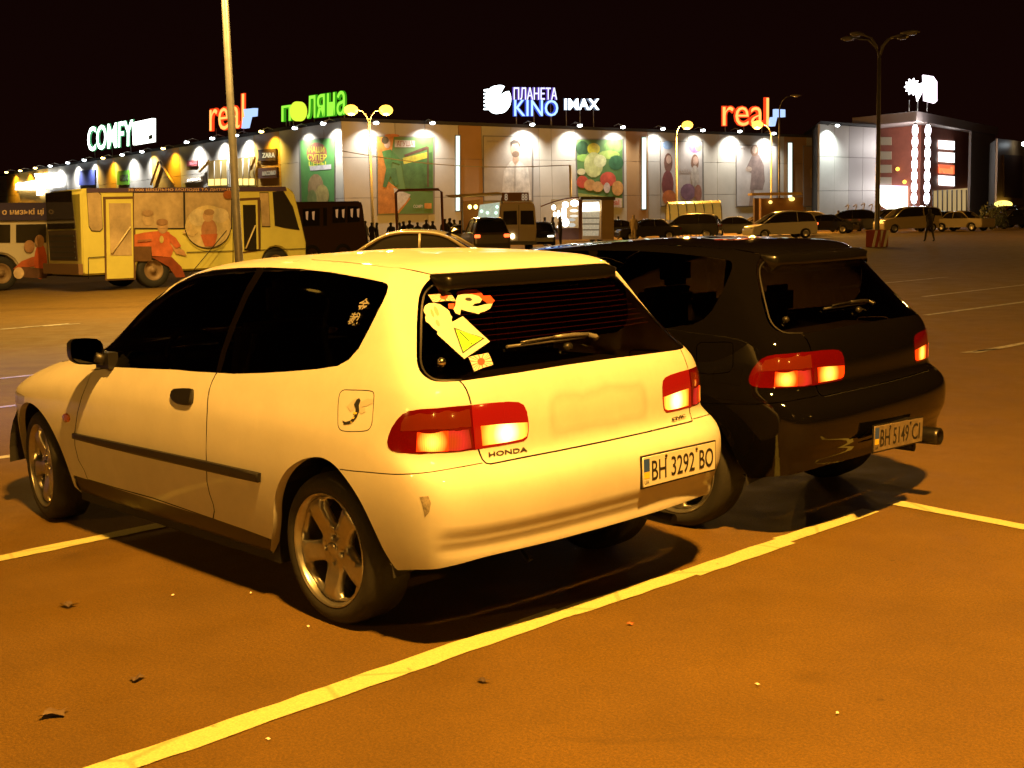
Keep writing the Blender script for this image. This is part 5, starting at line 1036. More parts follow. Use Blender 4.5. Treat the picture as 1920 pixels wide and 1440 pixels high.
for z_ in (5., 11.):
    l_ = bpy.data.lights.new('mast_glow_light', 'POINT'); l_.energy = 2400; l_.color = (1, .92, .86); l_.shadow_soft_size = .5
    lo_ = bpy.data.objects.new('mast_glow_light', l_); COL.objects.link(lo_); lo_.location = tuple(mw.at(3, z_, 1.2))
for i, (v0, v1, tx_, c, e) in enumerate(((263, 279, 'Intersport', (.95, 1, .97), 6), (285, 303, 'Adidas', (.95, 1, .95), 6), (308, 325, 'real', (1, .16, .05), 2.2), (329, 347, 'Comfy', (1, 1, .95), 6))):
    t = thing('tower_sign', ['topmost white lit shop sign on the entrance tower', 'second white lit shop sign from the top of the entrance tower', 'red lit shop sign on the entrance tower', 'lowest white lit shop sign on the entrance tower'][i], 'sign', tuple(bw_r.px(1774, v1, .2)), 0, 'lit shop signs stacked on the entrance tower'); o2 = np.array(t.location)
    slab('sign_board', bw_r, [(1759, v0), (1788, v0+2), (1788, v1+2), (1760, v1)], .05, .15, mat('tower_board_%d' % i, (.3, .3, .3), .5, emit=c, est=e*.45), t, o2)
    a = bw_r.px(1761, v1-1, .25); put_text('sign_letters', tx_, a, bw_r.px(1786, v1+1, .25)-a, bw_r.px(1761, v0+3, .25)-a, .2, glow('tower_letters_%d' % i, c, e), t, .05, porg=o2)
for i, v in enumerate((257, 284, 309, 332)):
    slab('faint_glow_board', bw_l, [(1649, v), (1672, v), (1672, v+15), (1649, v+15)], .1, .1, mat('dull_board_glow', (.34, .28, .20), .5, emit=(1, .7, .3), est=.04), tw, o_)  # boards without lamps carry a faint glow in their material
slab('lit_entrance', bw_l, [(1645, 350), (1702, 352), (1702, 394), (1668, 394), (1645, 380)], .1, .3, glow('entrance_glow', (1, .96, .72), 4.5), tw, o_); slab('entrance_header', bw_l, [(1645, 347), (1702, 349), (1702, 355), (1645, 353)], .42, .4, glow('entrance_header_glow', (.8, .72, 1), 3.), tw, o_)
slab('glazed_lobby', bw_r, [(1748, 358), (1822, 352), (1822, 396), (1748, 396)], .1, .2, mat('lobby_glass', (.3, .25, .12), .2, emit=(1, .68, .28), est=.42), tw, o_)
for k in range(9):
    u = 1749+72*k/8; m = MB(); m.tube([bw_r.px(u, 356, .4), bw_r.px(u, 396, .4)], .12, 6); m.build('lobby_mullion', M_steel, tw, org=o_)
for u, v in ((1683, 317), (1696, 341)):
    m = MB(); m.ball(bw_l.px(u, v, .5), .3); m.build('small_lamp', M_sod, tw, org=o_)
# roof signs on the tower: a burst and a lit pane
ts = Wall(TL+[0, 0, 0], TC); t = thing('roof_sign', 'overexposed white burst and pink edged pane on the entrance tower roof', 'sign', (TC[0], TC[1], TH), 0, 'lit signs on the mall roof'); o2 = np.array(t.location)
tpz = Wall(TC-_R*[1, 1, 0]*4, TC+_R*[1, 1, 0]*4); M_burst = glow('burst_white', (1, .96, 1), 10.)
q = []
for k in range(22):
    a = 2*math.pi*k/22; r = (15 if k % 2 else 10); q.append((1710+r*1.0*math.cos(a), 163+r*1.05*math.sin(a)))
mb = MB(); mb.prism([tpz.px(u, v) for u, v in q], tpz.n*.4); mb.build('sign_burst', M_burst, t, org=o2)
mb = MB(); mb.prism([tpz.px(*p_) for p_ in ((1714, 160), (1728, 156), (1729, 170), (1719, 190))], tpz.n*.4); mb.build('sign_burst', M_burst, t, org=o2)
mb = MB(); mb.prism([tpz.px(*p_) for p_ in ((1729, 141), (1748, 144), (1755, 154), (1755, 190), (1750, 194), (1731, 189))], tpz.n*.5); mb.build('sign_pane', glow('pane_pink_white', (1, .80, .94), 3.2), t, org=o2)
for u in (1706, 1722, 1740):
    a = tpz.px(u, 188)-tpz.n*.3; mb = MB(); mb.tube([np.array([a[0], a[1], TH]), a], .07, 6); mb.build('sign_strut', M_steel, t, org=o2)
# far right ochre building
RW0, RW1 = gp(1868, 262, 12.), gp(1990, 276, 12.); rw = Wall(RW0, RW1)
t = thing('retail_shed', 'ochre clad shed at the right edge with a dark poster and a wall lamp', 'building', tuple(RW0)); o2 = np.array(t.location)
for i in range(5):
    m = MB(); m.prism([rw.at(rw.L*i/5+.03, 0), rw.at(rw.L*(i+1)/5-.03, 0), rw.at(rw.L*(i+1)/5-.03, 12), rw.at(rw.L*i/5+.03, 12)], -rw.n*.3); m.build('cladding_panel', M_panelp, t, org=o2)
bk2 = np.array([_F[0], _F[1], 0])*10+np.array([_R[0], _R[1], 0])*3; m = MB(); m.prism([rw.at(0, 0, -.35), rw.at(rw.L, 0, -.35), rw.at(rw.L, 0, -.35)+bk2, rw.at(0, 0, -.35)+bk2], (0, 0, 11.8)); m.build('building_core', M_roof, t, org=o2)
slab('poster_sheet', rw, [(1881, 290), (1916, 292), (1916, 372), (1882, 370)], .1, .1, mat('dark_brown_print', (.10, .05, .03), .5), t, o2)
p = rw.px(1919, 270, 1.5); spot('wall_light', tuple(p), tuple(rw.px(1919, 300, .1)), PC, (.85, 1, .9), 128, .9, .1)
m = MB(); m.ball(p, .3); m.build('lamp_glass', M_cool, t, org=o2)
t = thing('shop_sign', 'round yellow lit sign low on the ochre shed at the right', 'sign', tuple(rw.px(1880, 392, .3))); o2 = np.array(t.location)
slab('sign_face', rw, [(1880+16*math.cos(a), 383+7*math.sin(a)) for a in np.linspace(0, 2*math.pi, 17)[:-1]], .3, .2, glow('shed_sign', (1, .75, .15), 2.5), t, o2)
# ------------------------------------------------------------------ street lamps in view, and one added out of view
def post_at(u, Z, *a, **k): return stand(u, Z)
vdir = math.atan2(_R[1], _R[0])
lamp_post('tall lamp pole behind the white hatchback, its head above the picture', stand(445, 24.5), [vdir, vdir+math.pi], 9.6, True, 7600, 1.3, r=.078, col=(1, .58, .13))
lamp_post('twin armed lamp post with two bright orange heads before the mall corner', stand(700, 81), [vdir+.35, vdir+math.pi+.35], 9.0, True, WALLP*.5, .8, size=165, aim='all', lens=.47)
lamp_post('single armed lamp post with one bright orange head before the poster of two women', stand(1269, 100), [vdir], 8.9, True, WALLP, .55, size=165, aim='all', lens=.47)
lamp_post('single armed lamp post left of the red roof sign on the right, orange head lit', stand(1446, 103), [vdir+math.pi], 9.0, True, WALLP, .8, size=165, aim='all', lens=.47)
lamp_post('unlit four headed lamp post standing alone on the right of the car park', stand(1645, 53), [vdir+.5, vdir-.5, vdir+math.pi+.5, vdir+math.pi-.5], 8.9, False, 0, .95, r=.10)
lamp_post('thin unlit lamp post between the grey dress poster and the tall strip light', stand(1461, 92), [vdir], 10.2, False, 0, .9, r=.07)
lamp_post('lit lamp post beyond the right edge of the picture', stand(2230, 62), [vdir+math.pi], 9., True, RIGHTP, 1., aim='all')  # added lamp, out of view, brightens the right of the car park
# striped concrete foot of the unlit post
q = stand(1645, 53); t = thing('pole_foot', 'red and white striped concrete block round the unlit lamp post', 'bollard', tuple(q)); 
m = MB(); m.prism([(-.35, -.35, 0), (.35, -.35, 0), (.35, .35, 0), (-.35, .35, 0)], (0, 0, .75)); m.build('block', mat('foot_red', (.30, .06, .04), .8), t, bevel=.03)
for k in range(3):
    m = MB(); d = np.array([math.cos(vdir), math.sin(vdir), 0]); n_ = np.array([_F[0], _F[1], 0]); n_ /= np.linalg.norm(n_)
    # oblique stripe proud of the face towards the car park
    m.prism([d*(-.34+.24*k)-n_*.46+[0, 0, .02], d*(-.24+.24*k)-n_*.46+[0, 0, .02], d*(-.10+.24*k)-n_*.46+[0, 0, .72], d*(-.20+.24*k)-n_*.46+[0, 0, .72]], n_*.05); m.build('stripe', mat('foot_white', (.6, .58, .52), .8), t)
# pole with a long horizontal cable in front of the mall
q = stand(1071, 95); t = thing('cable_pole', 'thin dark pole holding a cable that runs left across the mall front', 'pole', tuple(q)); o2 = np.array(q)
zt = (horizon(1071)-311)/FPX*95+EYE; q2 = stand(640, 95); z2 = (horizon(640)-284)/FPX*95+EYE
m = MB(); m.tube([(0, 0, 0), (0, 0, zt)], .09, 8); m.build('pole', M_steel, t)
m = MB(); m.tube([np.array([0, 0, zt])+((q2-q)*k/12)+[0, 0, (z2-zt)*k/12-.6*math.sin(math.pi*k/12)] for k in range(13)], .035, 5); m.build('cable', M_steel, t)

# ------------------------------------------------------------------ buses
M_bus = mat('bus_yellow', (.58, .54, .14), .35, coat=.5, noise=.15, nscale=1.5); M_busd = mat('bus_window', (.022, .018, .012), .06, spec=.6); M_seal = mat('window_rubber', (.02, .018, .015), .6)
B0, B1 = stand(150, 31.2), stand(562, 35.5); bs = Wall(B0, B1)
bus = thing('bus', 'yellow minibus with open aisle doors and people printed on its side', 'bus', tuple(B0)); o_ = np.array(bus.location)
def bp(nm, pts, off, th, m, par=bus): return slab(nm, bs, pts, off, th, m, par, o_)
prof = [(bs.sx(u, v), bs.px(u, v)[2]) for u, v in ((150, 353), (540, 350), (553, 362), (566, 415), (575, 455), (575, 482))]
prof = [(prof[0][0], prof[0][1]-.10), (prof[0][0]+.10, prof[0][1])]+prof[1:]+[(prof[-1][0]-.1, .42), (0.04, .42), (0, .5)]
def archcut(x, r=.5): return [(x+r*math.cos(a), .42+.62*math.sin(a)*.9) for a in np.linspace(0, math.pi, 9)]
xr = bs.sx(290, 520); xf = xr+3.75
i0 = len(prof)-2
prof = prof[:i0]+archcut(xf)+archcut(xr)+prof[i0:]
BW = 2.25
m = MB(); m.prism([bs.at(x, z, 0) for x, z in prof], -bs.n*BW); m.build('body', M_bus, bus, org=o_, bevel=.05)
# upper advertising band with lettering
bp('roof_band', [(162, 353), (535, 350), (537, 358), (162, 361)], .005, .02, mat('band_violet', (.07, .045, .10), .4))
a = bs.px(240, 359.5, .03); put_text('band_lettering', '30 000 ШКІЛЬНО МОЛОДІ ТА ДИТЯЧІ', a, bs.px(432, 358.5, .03)-a, bs.px(240, 353.5, .03)-a, .01, mat('band_letters', (.55, .35, .20), .5), bus, .01, porg=o_)
def window(pts, glass=M_busd, nm='side_window'):
    c = np.mean(pts, 0); f = bp(nm+'_seal', [tuple(c+(np.array(p_)-c)*1.05) for p_ in pts], .004, .012, M_seal); g = bp('glass', pts, .018, .008, glass, f)
    return f
M_busg = mat('bus_window_lit', (.44, .34, .22), .08, spec=.6, noise=.5, nscale=1.6)
window([(163, 362), (184, 361), (189, 366), (192, 428), (187, 433), (172, 432), (167, 424)], M_busg, 'rear_side_window')
window([(251, 362), (343, 361), (344, 428), (251, 428)], M_busg); window([(347, 361), (433, 361), (433, 428), (348, 428)], M_busg)
window([(487, 362), (503, 362), (506, 424), (491, 424)], M_busg, 'front_side_window'); window([(512, 362), (530, 358), (548, 388), (560, 430), (532, 426), (516, 422)], M_busd, 'driver_window')
for pts in (((196, 372), (250, 371), (252, 524), (199, 526)), ((447, 375), (484, 373), (486, 470), (448, 476))):
    d = bp('door_frame', [(pts[0][0]-3, pts[0][1]-3), (pts[1][0]+3, pts[1][1]-3), (pts[2][0]+2, pts[2][1]), (pts[3][0]-2, pts[3][1])], .004, .015, mat('door_frame_brown', (.10, .05, .02), .6))
    bp('door_leaf', [(pts[0][0]+2, pts[0][1]+2), (pts[1][0]-2, pts[1][1]+2), (pts[2][0]-2, pts[2][1]-3), (pts[3][0]+1, pts[3][1]-3)], .021, .02, M_bus, d)
    w0, w1 = pts[0][0]+8, pts[1][0]-5; h0 = pts[0][1]+9; h1 = h0+(98 if w0 < 300 else 86)
    bp('door_glass', [(w0, h0), (w1, h0), (w1+2, h1), (w0+3, h1)], .043, .01, M_busg if w0 < 300 else M_busd, d)
    mb = MB(); mb.tube([bs.px(w0+6, h1-4, .08), bs.px(w1, h0+(h1-h0)*.45, .08)], .022, 6); mb.build('hand_rail', mat('rail_cream', (.6, .5, .3), .4), d, org=o_)
# people printed on the side
def ink(c): return mat('bus_ink_%d_%d_%d' % tuple(int(x*100) for x in c), c, .45, noise=.45, nscale=3.5)
E_ = lambda u, v, a, b, n=16: [(u+a*math.cos(x), v+b*math.sin(x)) for x in np.linspace(0, 2*math.pi, n+1)[:-1]]
lay = .028
for nm, pts, c in (('printed_shirt', [(252, 440), (270, 436), (297, 433), (306, 430), (318, 436), (325, 470), (320, 482), (285, 480), (284, 462), (252, 462)], (.50, .13, .05)), ('printed_trousers', [(284, 482), (322, 482), (340, 500), (348, 520), (330, 520), (316, 500)], (.22, .05, .02)), ('printed_dark_cloth', [(252, 462), (284, 462), (284, 490), (252, 490)], (.12, .06, .025)),
                  ('printed_face', E_(305, 426, 10, 12), (.40, .26, .15)), ('printed_face', E_(278, 410, 11, 13), (.42, .31, .19)), ('printed_arm', [(318, 455), (345, 470), (350, 480), (330, 476)], (.45, .25, .12)), ('printed_badge', E_(303, 449, 4, 7), (.55, .45, .15)),
                  ('printed_rosette', E_(390, 425, 43, 40, 28), (.52, .42, .24)), ('printed_cloud', E_(372, 408, 18, 16), (.56, .48, .34)), ('printed_cloud', E_(412, 404, 17, 14), (.50, .42, .30)), ('printed_figure', E_(392, 432, 15, 22), (.36, .18, .10)), ('printed_face', E_(390, 405, 10, 11), (.46, .30, .18)), ('printed_hair', E_(392, 398, 10, 6), (.30, .19, .11)), ('printed_hair', E_(304, 416, 11, 6), (.27, .16, .09)), ('printed_hair', E_(277, 399, 11, 6), (.30, .20, .12)), ('printed_sleeve', [(318, 438), (330, 446), (340, 462), (330, 466), (318, 452)], (.46, .12, .05)), ('printed_stripe', [(258, 450), (284, 448), (284, 452), (258, 454)], (.30, .12, .06)), ('printed_star', [(341, 435), (352, 428), (356, 418), (362, 430), (372, 434), (362, 444), (352, 440)], (.52, .40, .22)), ('printed_jacket', [(376, 440), (408, 438), (402, 462), (384, 462)], (.42, .12, .05)), ('printed_glow', E_(428, 365, 10, 8), (.30, .10, .03))):
    lay += .002; bp(nm, pts, lay, .002, ink(c))
mb = MB(); arc = [bs.px(390+43*math.cos(a), 425+40*math.sin(a), lay+.02) for a in np.linspace(.15, math.pi-.15, 20)]; mb.tube(arc, .012, 5); mb.build('printed_ring', M_seal, bus, org=o_)
for a, b in (((252, 428), (434, 428)), ((350, 473), (575, 466)), ((166, 483), (166, 523)), ((166, 483), (197, 481)), ((488, 375), (488, 470)), ((437, 362), (437, 492))):
    mb = MB(); mb.tube([bs.px(*a, .03), bs.px(*b, .03)], .010, 5); mb.build('panel_seam', M_seal, bus, org=o_)
mb = MB(); mb.tube([bs.px(352, 520, .35), bs.px(425, 432, .25)], .012, 6); mb.build('wiper_rod', M_seal, bus, org=o_)
# rear face: dark window over a dark grille
rear_d = -bs.n
def rp(f, z): return B0+rear_d*(BW*f)+np.array([0, 0, z])-bs.d*.004
for nm, q, m_ in (('rear_window', ((.10, 1.62), (.92, 1.62), (.90, 2.58), (.14, 2.58)), M_busd), ('rear_grille', ((.10, .80), (.90, .80), (.90, 1.58), (.10, 1.58)), mat('grille_brown', (.05, .03, .015), .6)), ('rear_bumper', ((-.02, .45), (1.02, .45), (1.02, .72), (-.02, .72)), mat('bumper_brown', (.16, .09, .04), .6))):
    mb = MB(); mb.prism([rp(*p_) for p_ in q], -bs.d*(.02 if nm != 'rear_bumper' else .12)); mb.build(nm, m_, bus, org=o_)
for k in range(5):
    mb = MB(); mb.prism([rp(.14, .85+.14*k)-bs.d*.02, rp(.86, .85+.14*k)-bs.d*.02, rp(.86, .90+.14*k)-bs.d*.02, rp(.14, .90+.14*k)-bs.d*.02], -bs.d*.02); mb.build('grille_slat', M_seal, bus, org=o_)
def big_wheel(root, c, ax, r=.47, w=.28, o=None):
    wv = bpy.data.objects.new('wheel', None); COL.objects.link(wv); wv.parent = root; wv.location = tuple(np.array(c)-o)
    mb = MB(); mb.lathe([(r*.58, 0), (r*.64, .01), (r*.9, .012), (r*.98, -.03), (r, -.08), (r, -w+.03), (r*.9, -w), (r*.5, -w)], (0, 0, 0), ax, 28); mb.build('tyre', M_tyre, wv)
    mb = MB(); mb.lathe([(0, .0), (r*.14, .0), (r*.17, -.05), (r*.34, -.09), (r*.5, -.05), (r*.58, -.0), (r*.60, -.02)], (0, 0, 0), ax, 24); mb.build('rim', mat('bus_rim', (.20, .13, .07), .6, .2), wv)
for x in (xr, xf):
    big_wheel(bus, bs.at(x, .47, -.02), bs.n, o=o_); big_wheel(bus, bs.at(x, .47, -BW+.02), -bs.n, o=o_)
m = MB(); m.box(bs.at(3.1, .55, -BW/2)-o_, (6.0, BW-.5, .35), ax=[bs.d, bs.n, [0, 0, 1]]); m.build('chassis', M_well, bus)
# white bus at the left edge, half hidden behind the yellow one
V0, V1 = stand(-150, 31.6), stand(120, 34.6); vs_ = Wall(V0, V1)
van = thing('bus', 'white bus with a dark blue advertising board at the left edge', 'bus', tuple(V0)); o_ = np.array(van.location)
ztop = vs_.px(40, 412)[2]; L_ = vs_.L
xw = vs_.sx(5, 530); pf_ = [(0, .5), (0, ztop), (L_, ztop), (L_, .5)]+[(xw+.52*math.cos(a), .45+.55*math.sin(a)) for a in np.linspace(0, math.pi, 9)]
m = MB(); m.prism([vs_.at(x, z) for x, z in pf_], -vs_.n*2.1); m.build('body', mat('bus_white', (.50, .46, .40), .4, coat=.4), van, org=o_, bevel=.05)
def vp(nm, pts, off, th, m_): return slab(nm, vs_, pts, off, th, m_, van, o_)
vp('advertising_board', [(-150, 381), (92, 380), (92, 413), (-150, 414)], .01, .08, mat('board_blue', (.045, .035, .09), .4))
a = vs_.px(4, 405, .1); put_text('board_lettering', 'о низькі ці', a, vs_.px(82, 404, .1)-a, vs_.px(4, 391, .1)-a, .01, mat('board_letters', (.6, .45, .32), .5), van, .02, porg=o_)
for q in ([(-60, 422), (19, 421), (19, 455), (-60, 456)], [(30, 421), (86, 420), (86, 455), (30, 455)]): vp('side_window', q, .01, .01, M_busd)
for nm, pts, c in (('printed_arm', [(24, 505), (40, 490), (60, 482), (88, 478), (88, 500), (60, 500)], (.40, .10, .04)), ('printed_figure', E_(76, 490, 12, 34), (.46, .09, .03)), ('printed_face', E_(55, 462, 10, 12), (.36, .20, .12)), ('printed_face', E_(74, 452, 9, 12), (.34, .20, .12)), ('printed_trousers', [(40, 500), (88, 504), (88, 522), (44, 520)], (.12, .06, .04)), ('printed_ball', E_(35, 512, 10, 11), (.60, .46, .34))):
    lay += .002; vp(nm, pts, .012+lay-.03, .003, ink(c))
big_wheel(van, vs_.at(xw, .47, 0), vs_.n, o=o_)
m = MB(); m.box(vs_.at(L_/2, .5, -1.05)-o_, (L_-.4, 1.7, .35), ax=[vs_.d, vs_.n, [0, 0, 1]]); m.build('chassis', M_well, van)
# dark minibus behind the yellow bus
D0, D1 = stand(540, 48), stand(682, 50); ds = Wall(D0, D1); dk = thing('bus', 'dark unlit minibus behind the nose of the yellow one', 'bus', tuple(D0)); o_ = np.array(dk.location)
M_dk = mat('bus_dark', (.06, .028, .012), .5)
zt = ds.px(600, 378)[2]
m = MB(); m.prism([ds.at(0, .45), ds.at(0, zt-.1), ds.at(.15, zt), ds.at(ds.L-.1, zt), ds.at(ds.L, zt-.12), ds.at(ds.L+.12, 1.2), ds.at(ds.L+.12, .45)], -ds.n*2.1); m.build('body', M_dk, dk, org=o_, bevel=.05)
for q, lit in (([(567, 391), (600, 390), (600, 424), (567, 425)], 1), ([(606, 389), (613, 389), (613, 424), (606, 424)], 0), ([(623, 387), (648, 386), (648, 418), (623, 419)], 1), ([(651, 386), (672, 386), (675, 416), (651, 418)], 1)):
    f = slab('window_seal', ds, q, .01, .01, M_seal, dk, o_)
    slab('glass', ds, [tuple(np.array(p_)*.92+np.mean(q, 0)*.08) for p_ in q], .022, .008, M_busd, f, o_)
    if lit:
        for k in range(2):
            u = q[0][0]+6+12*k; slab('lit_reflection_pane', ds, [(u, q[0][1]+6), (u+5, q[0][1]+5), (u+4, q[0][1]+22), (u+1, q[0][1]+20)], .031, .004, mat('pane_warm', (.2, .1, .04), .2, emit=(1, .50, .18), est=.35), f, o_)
for x in (1.0, ds.L-1.0): big_wheel(dk, ds.at(x, .42, 0), ds.n, .42, o=o_)
# route taxi van seen from behind, roof board with number
rt = stand(968, 62); tv = thing('van', 'beige route taxi van seen from behind with a number board on its roof', 'van', tuple(rt)); 
e1 = np.array([math.cos(vdir), math.sin(vdir), 0]); e2 = np.cross([0, 0, 1.], e1); fw = e2 if e2@_F > 0 else -e2
tvw = Wall(rt-e1*2, rt+e1*2); o_ = np.array(rt)
zt = tvw.px(968, 379)[2]
q = [tvw.px(u, v) for u, v in ((936, 455), (934, 430), (938, 385), (943, 379), (998, 379), (1003, 386), (1006, 430), (1005, 455))]
m = MB(); m.prism(q, fw*5.0); m.build('body', mat('van_beige', (.60, .48, .33), .45, coat=.3), tv, org=o_, bevel=.06)
def tp(nm, pts, off, th, m_, par=tv): return slab(nm, tvw, pts, off, th, m_, par, o_)
for qq in ([(944, 396), (969, 395), (970, 421), (943, 422)], [(976, 395), (1000, 395), (1002, 421), (976, 421)]): tp('rear_window', qq, .01, .02, M_busd)
for u in (951, 961): tp('reversing_light', E_(u, 443, 4, 5), .01, .04, glow('reverse_glow', (1, .85, .45), 6.))
tp('brake_light', [(932, 428), (937, 427), (938, 437), (933, 438)], .01, .04, glow('brake_red', (1, .12, .03), 4.)); tp('rear_bumper', [(936, 452), (1006, 452), (1006, 459), (936, 459)], .01, .12, M_trim); tp('door_seam', [(972.4, 384), (973.2, 384), (973.2, 452), (972.4, 452)], .01, .012, M_seal)
rb_ = tp('roof_board', [(941, 361), (991, 361), (992, 377), (941, 377)], .01, .1, mat('route_board', (.22, .07, .03), .5))
for s_, u in (('8', 946), ('88', 978)):
    a = tvw.px(u, 376, .12); put_text('route_number', s_, a, tvw.px(u+(6 if s_ == '8' else 11), 376, .12)-a, tvw.px(u, 363, .12)-a, .02, mat('route_digits', (.6, .5, .35), .5, emit=(1, .8, .5), est=.25), rb_, .02, porg=o_)
for s_ in (-.8, .8):
    for yy in (.9, 4.0): big_wheel(tv, rt+e1*s_+fw*yy+[0, 0, .36], e1*(1 if s_ > 0 else -1), .36, .22, o=o_)
# ------------------------------------------------------------------ ordinary cars in the background
def car_profile(kind):
    if kind == 'sedan': return [(0, .45), (.02, .80), (.15, .92), (1.0, .97), (3.0, .95), (4.1, .80), (4.3, .62), (4.32, .40)], [(.72, .95), (1.35, 1.38), (2.45, 1.42), (3.20, .94)], 4.32
    if kind == 'old': return [(0, .45), (.0, .88), (.10, .93), (1.0, .95), (2.9, .93), (4.0, .88), (4.06, .84), (4.08, .42)], [(.80, .93), (1.20, 1.38), (2.35, 1.40), (2.90, .92)], 4.08
    if kind == 'suv': return [(0, .55), (.03, .95), (.12, 1.05), (1.0, 1.08), (3.3, 1.06), (4.35, .95), (4.5, .75), (4.52, .48)], [(.12, 1.05), (.35, 1.66), (2.6, 1.72), (3.45, 1.05)], 4.52
    if kind == 'mpv': return [(0, .45), (.0, .90), (.08, 1.05), (1.0, 1.05), (3.4, 1.00), (4.3, .82), (4.45, .62), (4.46, .40)], [(.10, 1.03), (.38, 1.66), (2.5, 1.72), (3.65, 1.0)], 4.46
    if kind == 'van': return [(0, .45), (.0, 1.0), (.05, 1.15), (1.0, 1.18), (3.6, 1.10), (4.5, .95), (4.65, .7), (4.66, .42)], [(.04, 1.15), (.20, 1.78), (2.9, 1.82), (3.75, 1.09)], 4.66
def bg_car(label, kind, paint_, loc, head, lights=0, group='cars parked far off in front of the mall', name='parked_car'):
    """head: direction the nose points, as an angle"""
    body, roof, L_ = car_profile(kind); Wd = 1.70
    t = thing(name, label, 'car', tuple(loc), head, group)
    R_ = .31; ax_r, ax_f = .82, L_-.85
    def arch(x): return [(x+.37*math.cos(a), .28+.37*math.sin(a)) for a in np.linspace(0, math.pi, 9)]
    out = body+[(L_-.05, .25)]+arch(ax_f)+arch(ax_r)+[(.05, .25)]
    def sec(y, k): return [(L_/2+(x-L_/2)*(1-.012*k), y, z-.01*k if z > .6 else z) for x, z in out]
    m = MB(); n = len(out); secs = [sec(-Wd/2, 2.2), sec(-Wd/2+.05, .4), sec(-Wd/2+.14, 0), sec(Wd/2-.14, 0), sec(Wd/2-.05, .4), sec(Wd/2, 2.2)]
    m.add([p for s_ in secs for p in s_], [(i*n+j, i*n+(j+1) % n, (i+1)*n+(j+1) % n, (i+1)*n+j) for i in range(5) for j in range(n)]+[tuple(range(n)), tuple(range(5*n, 6*n))]); m.build('body', paint_, t, bevel=.015)
    (a, b, c, d) = roof
    # greenhouse: side profile rounded through its corners, leaning in towards the roof
    def crv(t):
        P_ = [np.array(q_) for q_ in (a, b, c, d)]; k = [(P_[0], P_[0]*.35+P_[1]*.65), None]
        pts = [P_[0]]
        for i_ in (1, 2):
            e0 = P_[i_]+(P_[i_-1]-P_[i_])*.38; e1_ = P_[i_]+(P_[i_+1]-P_[i_])*.38
            pts += [e0*(1-w)**2+2*P_[i_]*np.array([1, 1.0])*w*(1-w)+e1_*w*w for w in np.linspace(0, 1, 7)]
        return pts+[P_[3]]
    cv = crv(0); z0 = min(a[1], d[1]); z1 = max(q_[1] for q_ in cv)
    def yy(z): return .76-.19*((z-z0)/(z1-z0))**1.25
    nC = len(cv); m = MB(); v = [(q_[0], s_*yy(q_[1]), q_[1]) for s_ in (-1, 1) for q_ in cv]
    m.add(v, [tuple(range(nC)), tuple(range(nC, 2*nC))[::-1]]); m.add(v, [(i_, i_+1, nC+i_+1, nC+i_) for i_ in list(range(0, 5))+list(range(nC-6, nC-1))], 0, True); m.build('greenhouse_glass', M_busd, t)
    m = MB(); ys = (-1, -.93, -.75, -.4, 0, .4, .75, .93, 1); rr_ = range(3, nC-3); v = []
    for i_ in rr_:
        q_ = cv[i_]
        for w in ys: v.append((q_[0], w*(yy(q_[1])+.012), q_[1]+.012+.055*(1-w*w)-.02*(abs(w) > .95)))
    nr = len(list(rr_)); k = len(ys); m.add(v, [(i_*k+j_, i_*k+j_+1, (i_+1)*k+j_+1, (i_+1)*k+j_) for i_ in range(nr-1) for j_ in range(k-1)], 0, True); m.build('roof', paint_, t)
    m = MB()
    for s_ in (-1, 1):
        m.tube([(q_[0], s_*(yy(q_[1])+.004), q_[1]) for q_ in cv], .034, 6)
        xm = (b[0]+c[0])/2-.1; zt_ = np.interp(xm, [q_[0] for q_ in cv], [q_[1] for q_ in cv]); m.tube([(xm, s_*(yy(a[1])+.01), a[1]), (xm, s_*(yy(zt_)+.008), zt_-.01)], .028, 6)
    m.build('window_frames', paint_, t)
    for x in (ax_r, ax_f):
        for s_ in (-1, 1):
            wv = bpy.data.objects.new('wheel', None); COL.objects.link(wv); wv.parent = t; wv.location = (x, s_*.80, R_)
            m = MB(); m.lathe([(.20, .03), (.29, .03), (.31, .0), (.31, -.16), (.2, -.18)], (0, 0, 0), (0, s_, 0), 18); m.build('tyre', M_tyre, wv)
            m = MB(); m.lathe([(0, .0), (.06, .0), (.16, .01), (.20, .03), (.205, .0)], (0, 0, 0), (0, s_, 0), 16); m.build('rim', M_rim, wv)
    for s_ in (-1, 1):
        z = body[2][1]-.16
        m = MB(); m.box((.01, s_*.68, z), (.10, .26, .15)); m.build('tail_light', glow('tail_glow', (1, .12, .025), 3.5) if lights & 1 else M_redu, t, bevel=.02)
        z = body[-3][1]-.05; m = MB(); m.box((body[-2][0]-.10, s_*.60, z-.1), (.14, .34, .14)); m.build('headlight', glow('head_glow', (1, .9, .7), 8.) if lights & 2 else M_head, t, bevel=.02)
        m = MB(); m.box((d[0]-.35, s_*.88, d[1]+.06), (.10, .16, .11)); m.build('door_mirror', M_trim, t, bevel=.02)
    return t
def bgp(n, c): return mat('car_'+n, c, .35, coat=1.)
DK, BG_, WHT, SIL, RED_ = bgp('dark', (.02, .018, .018)), bgp('beige', (.42, .34, .20)), bgp('white', (.60, .57, .50)), bgp('silver', (.30, .27, .22)), bgp('maroon', (.10, .02, .015))
def place(label, kind, p_, u, Z, turn, lights=0, **k):
    """turn: 0 nose to the left of the picture, 90 towards us, 180 nose right"""
    a = vdir+math.pi+math.radians(turn); L_ = car_profile(kind)[2]; c = stand(u, Z); d = np.array([math.cos(a), math.sin(a), 0]); return bg_car(label, kind, p_, c-d*L_/2, a, lights, **k)
place('beige saloon passing behind the white hatchback, only its roof and windows showing', 'sedan', bgp('gold', (.38, .31, .19)), 762, 25.5, -4, group=None).scale[2] = .955
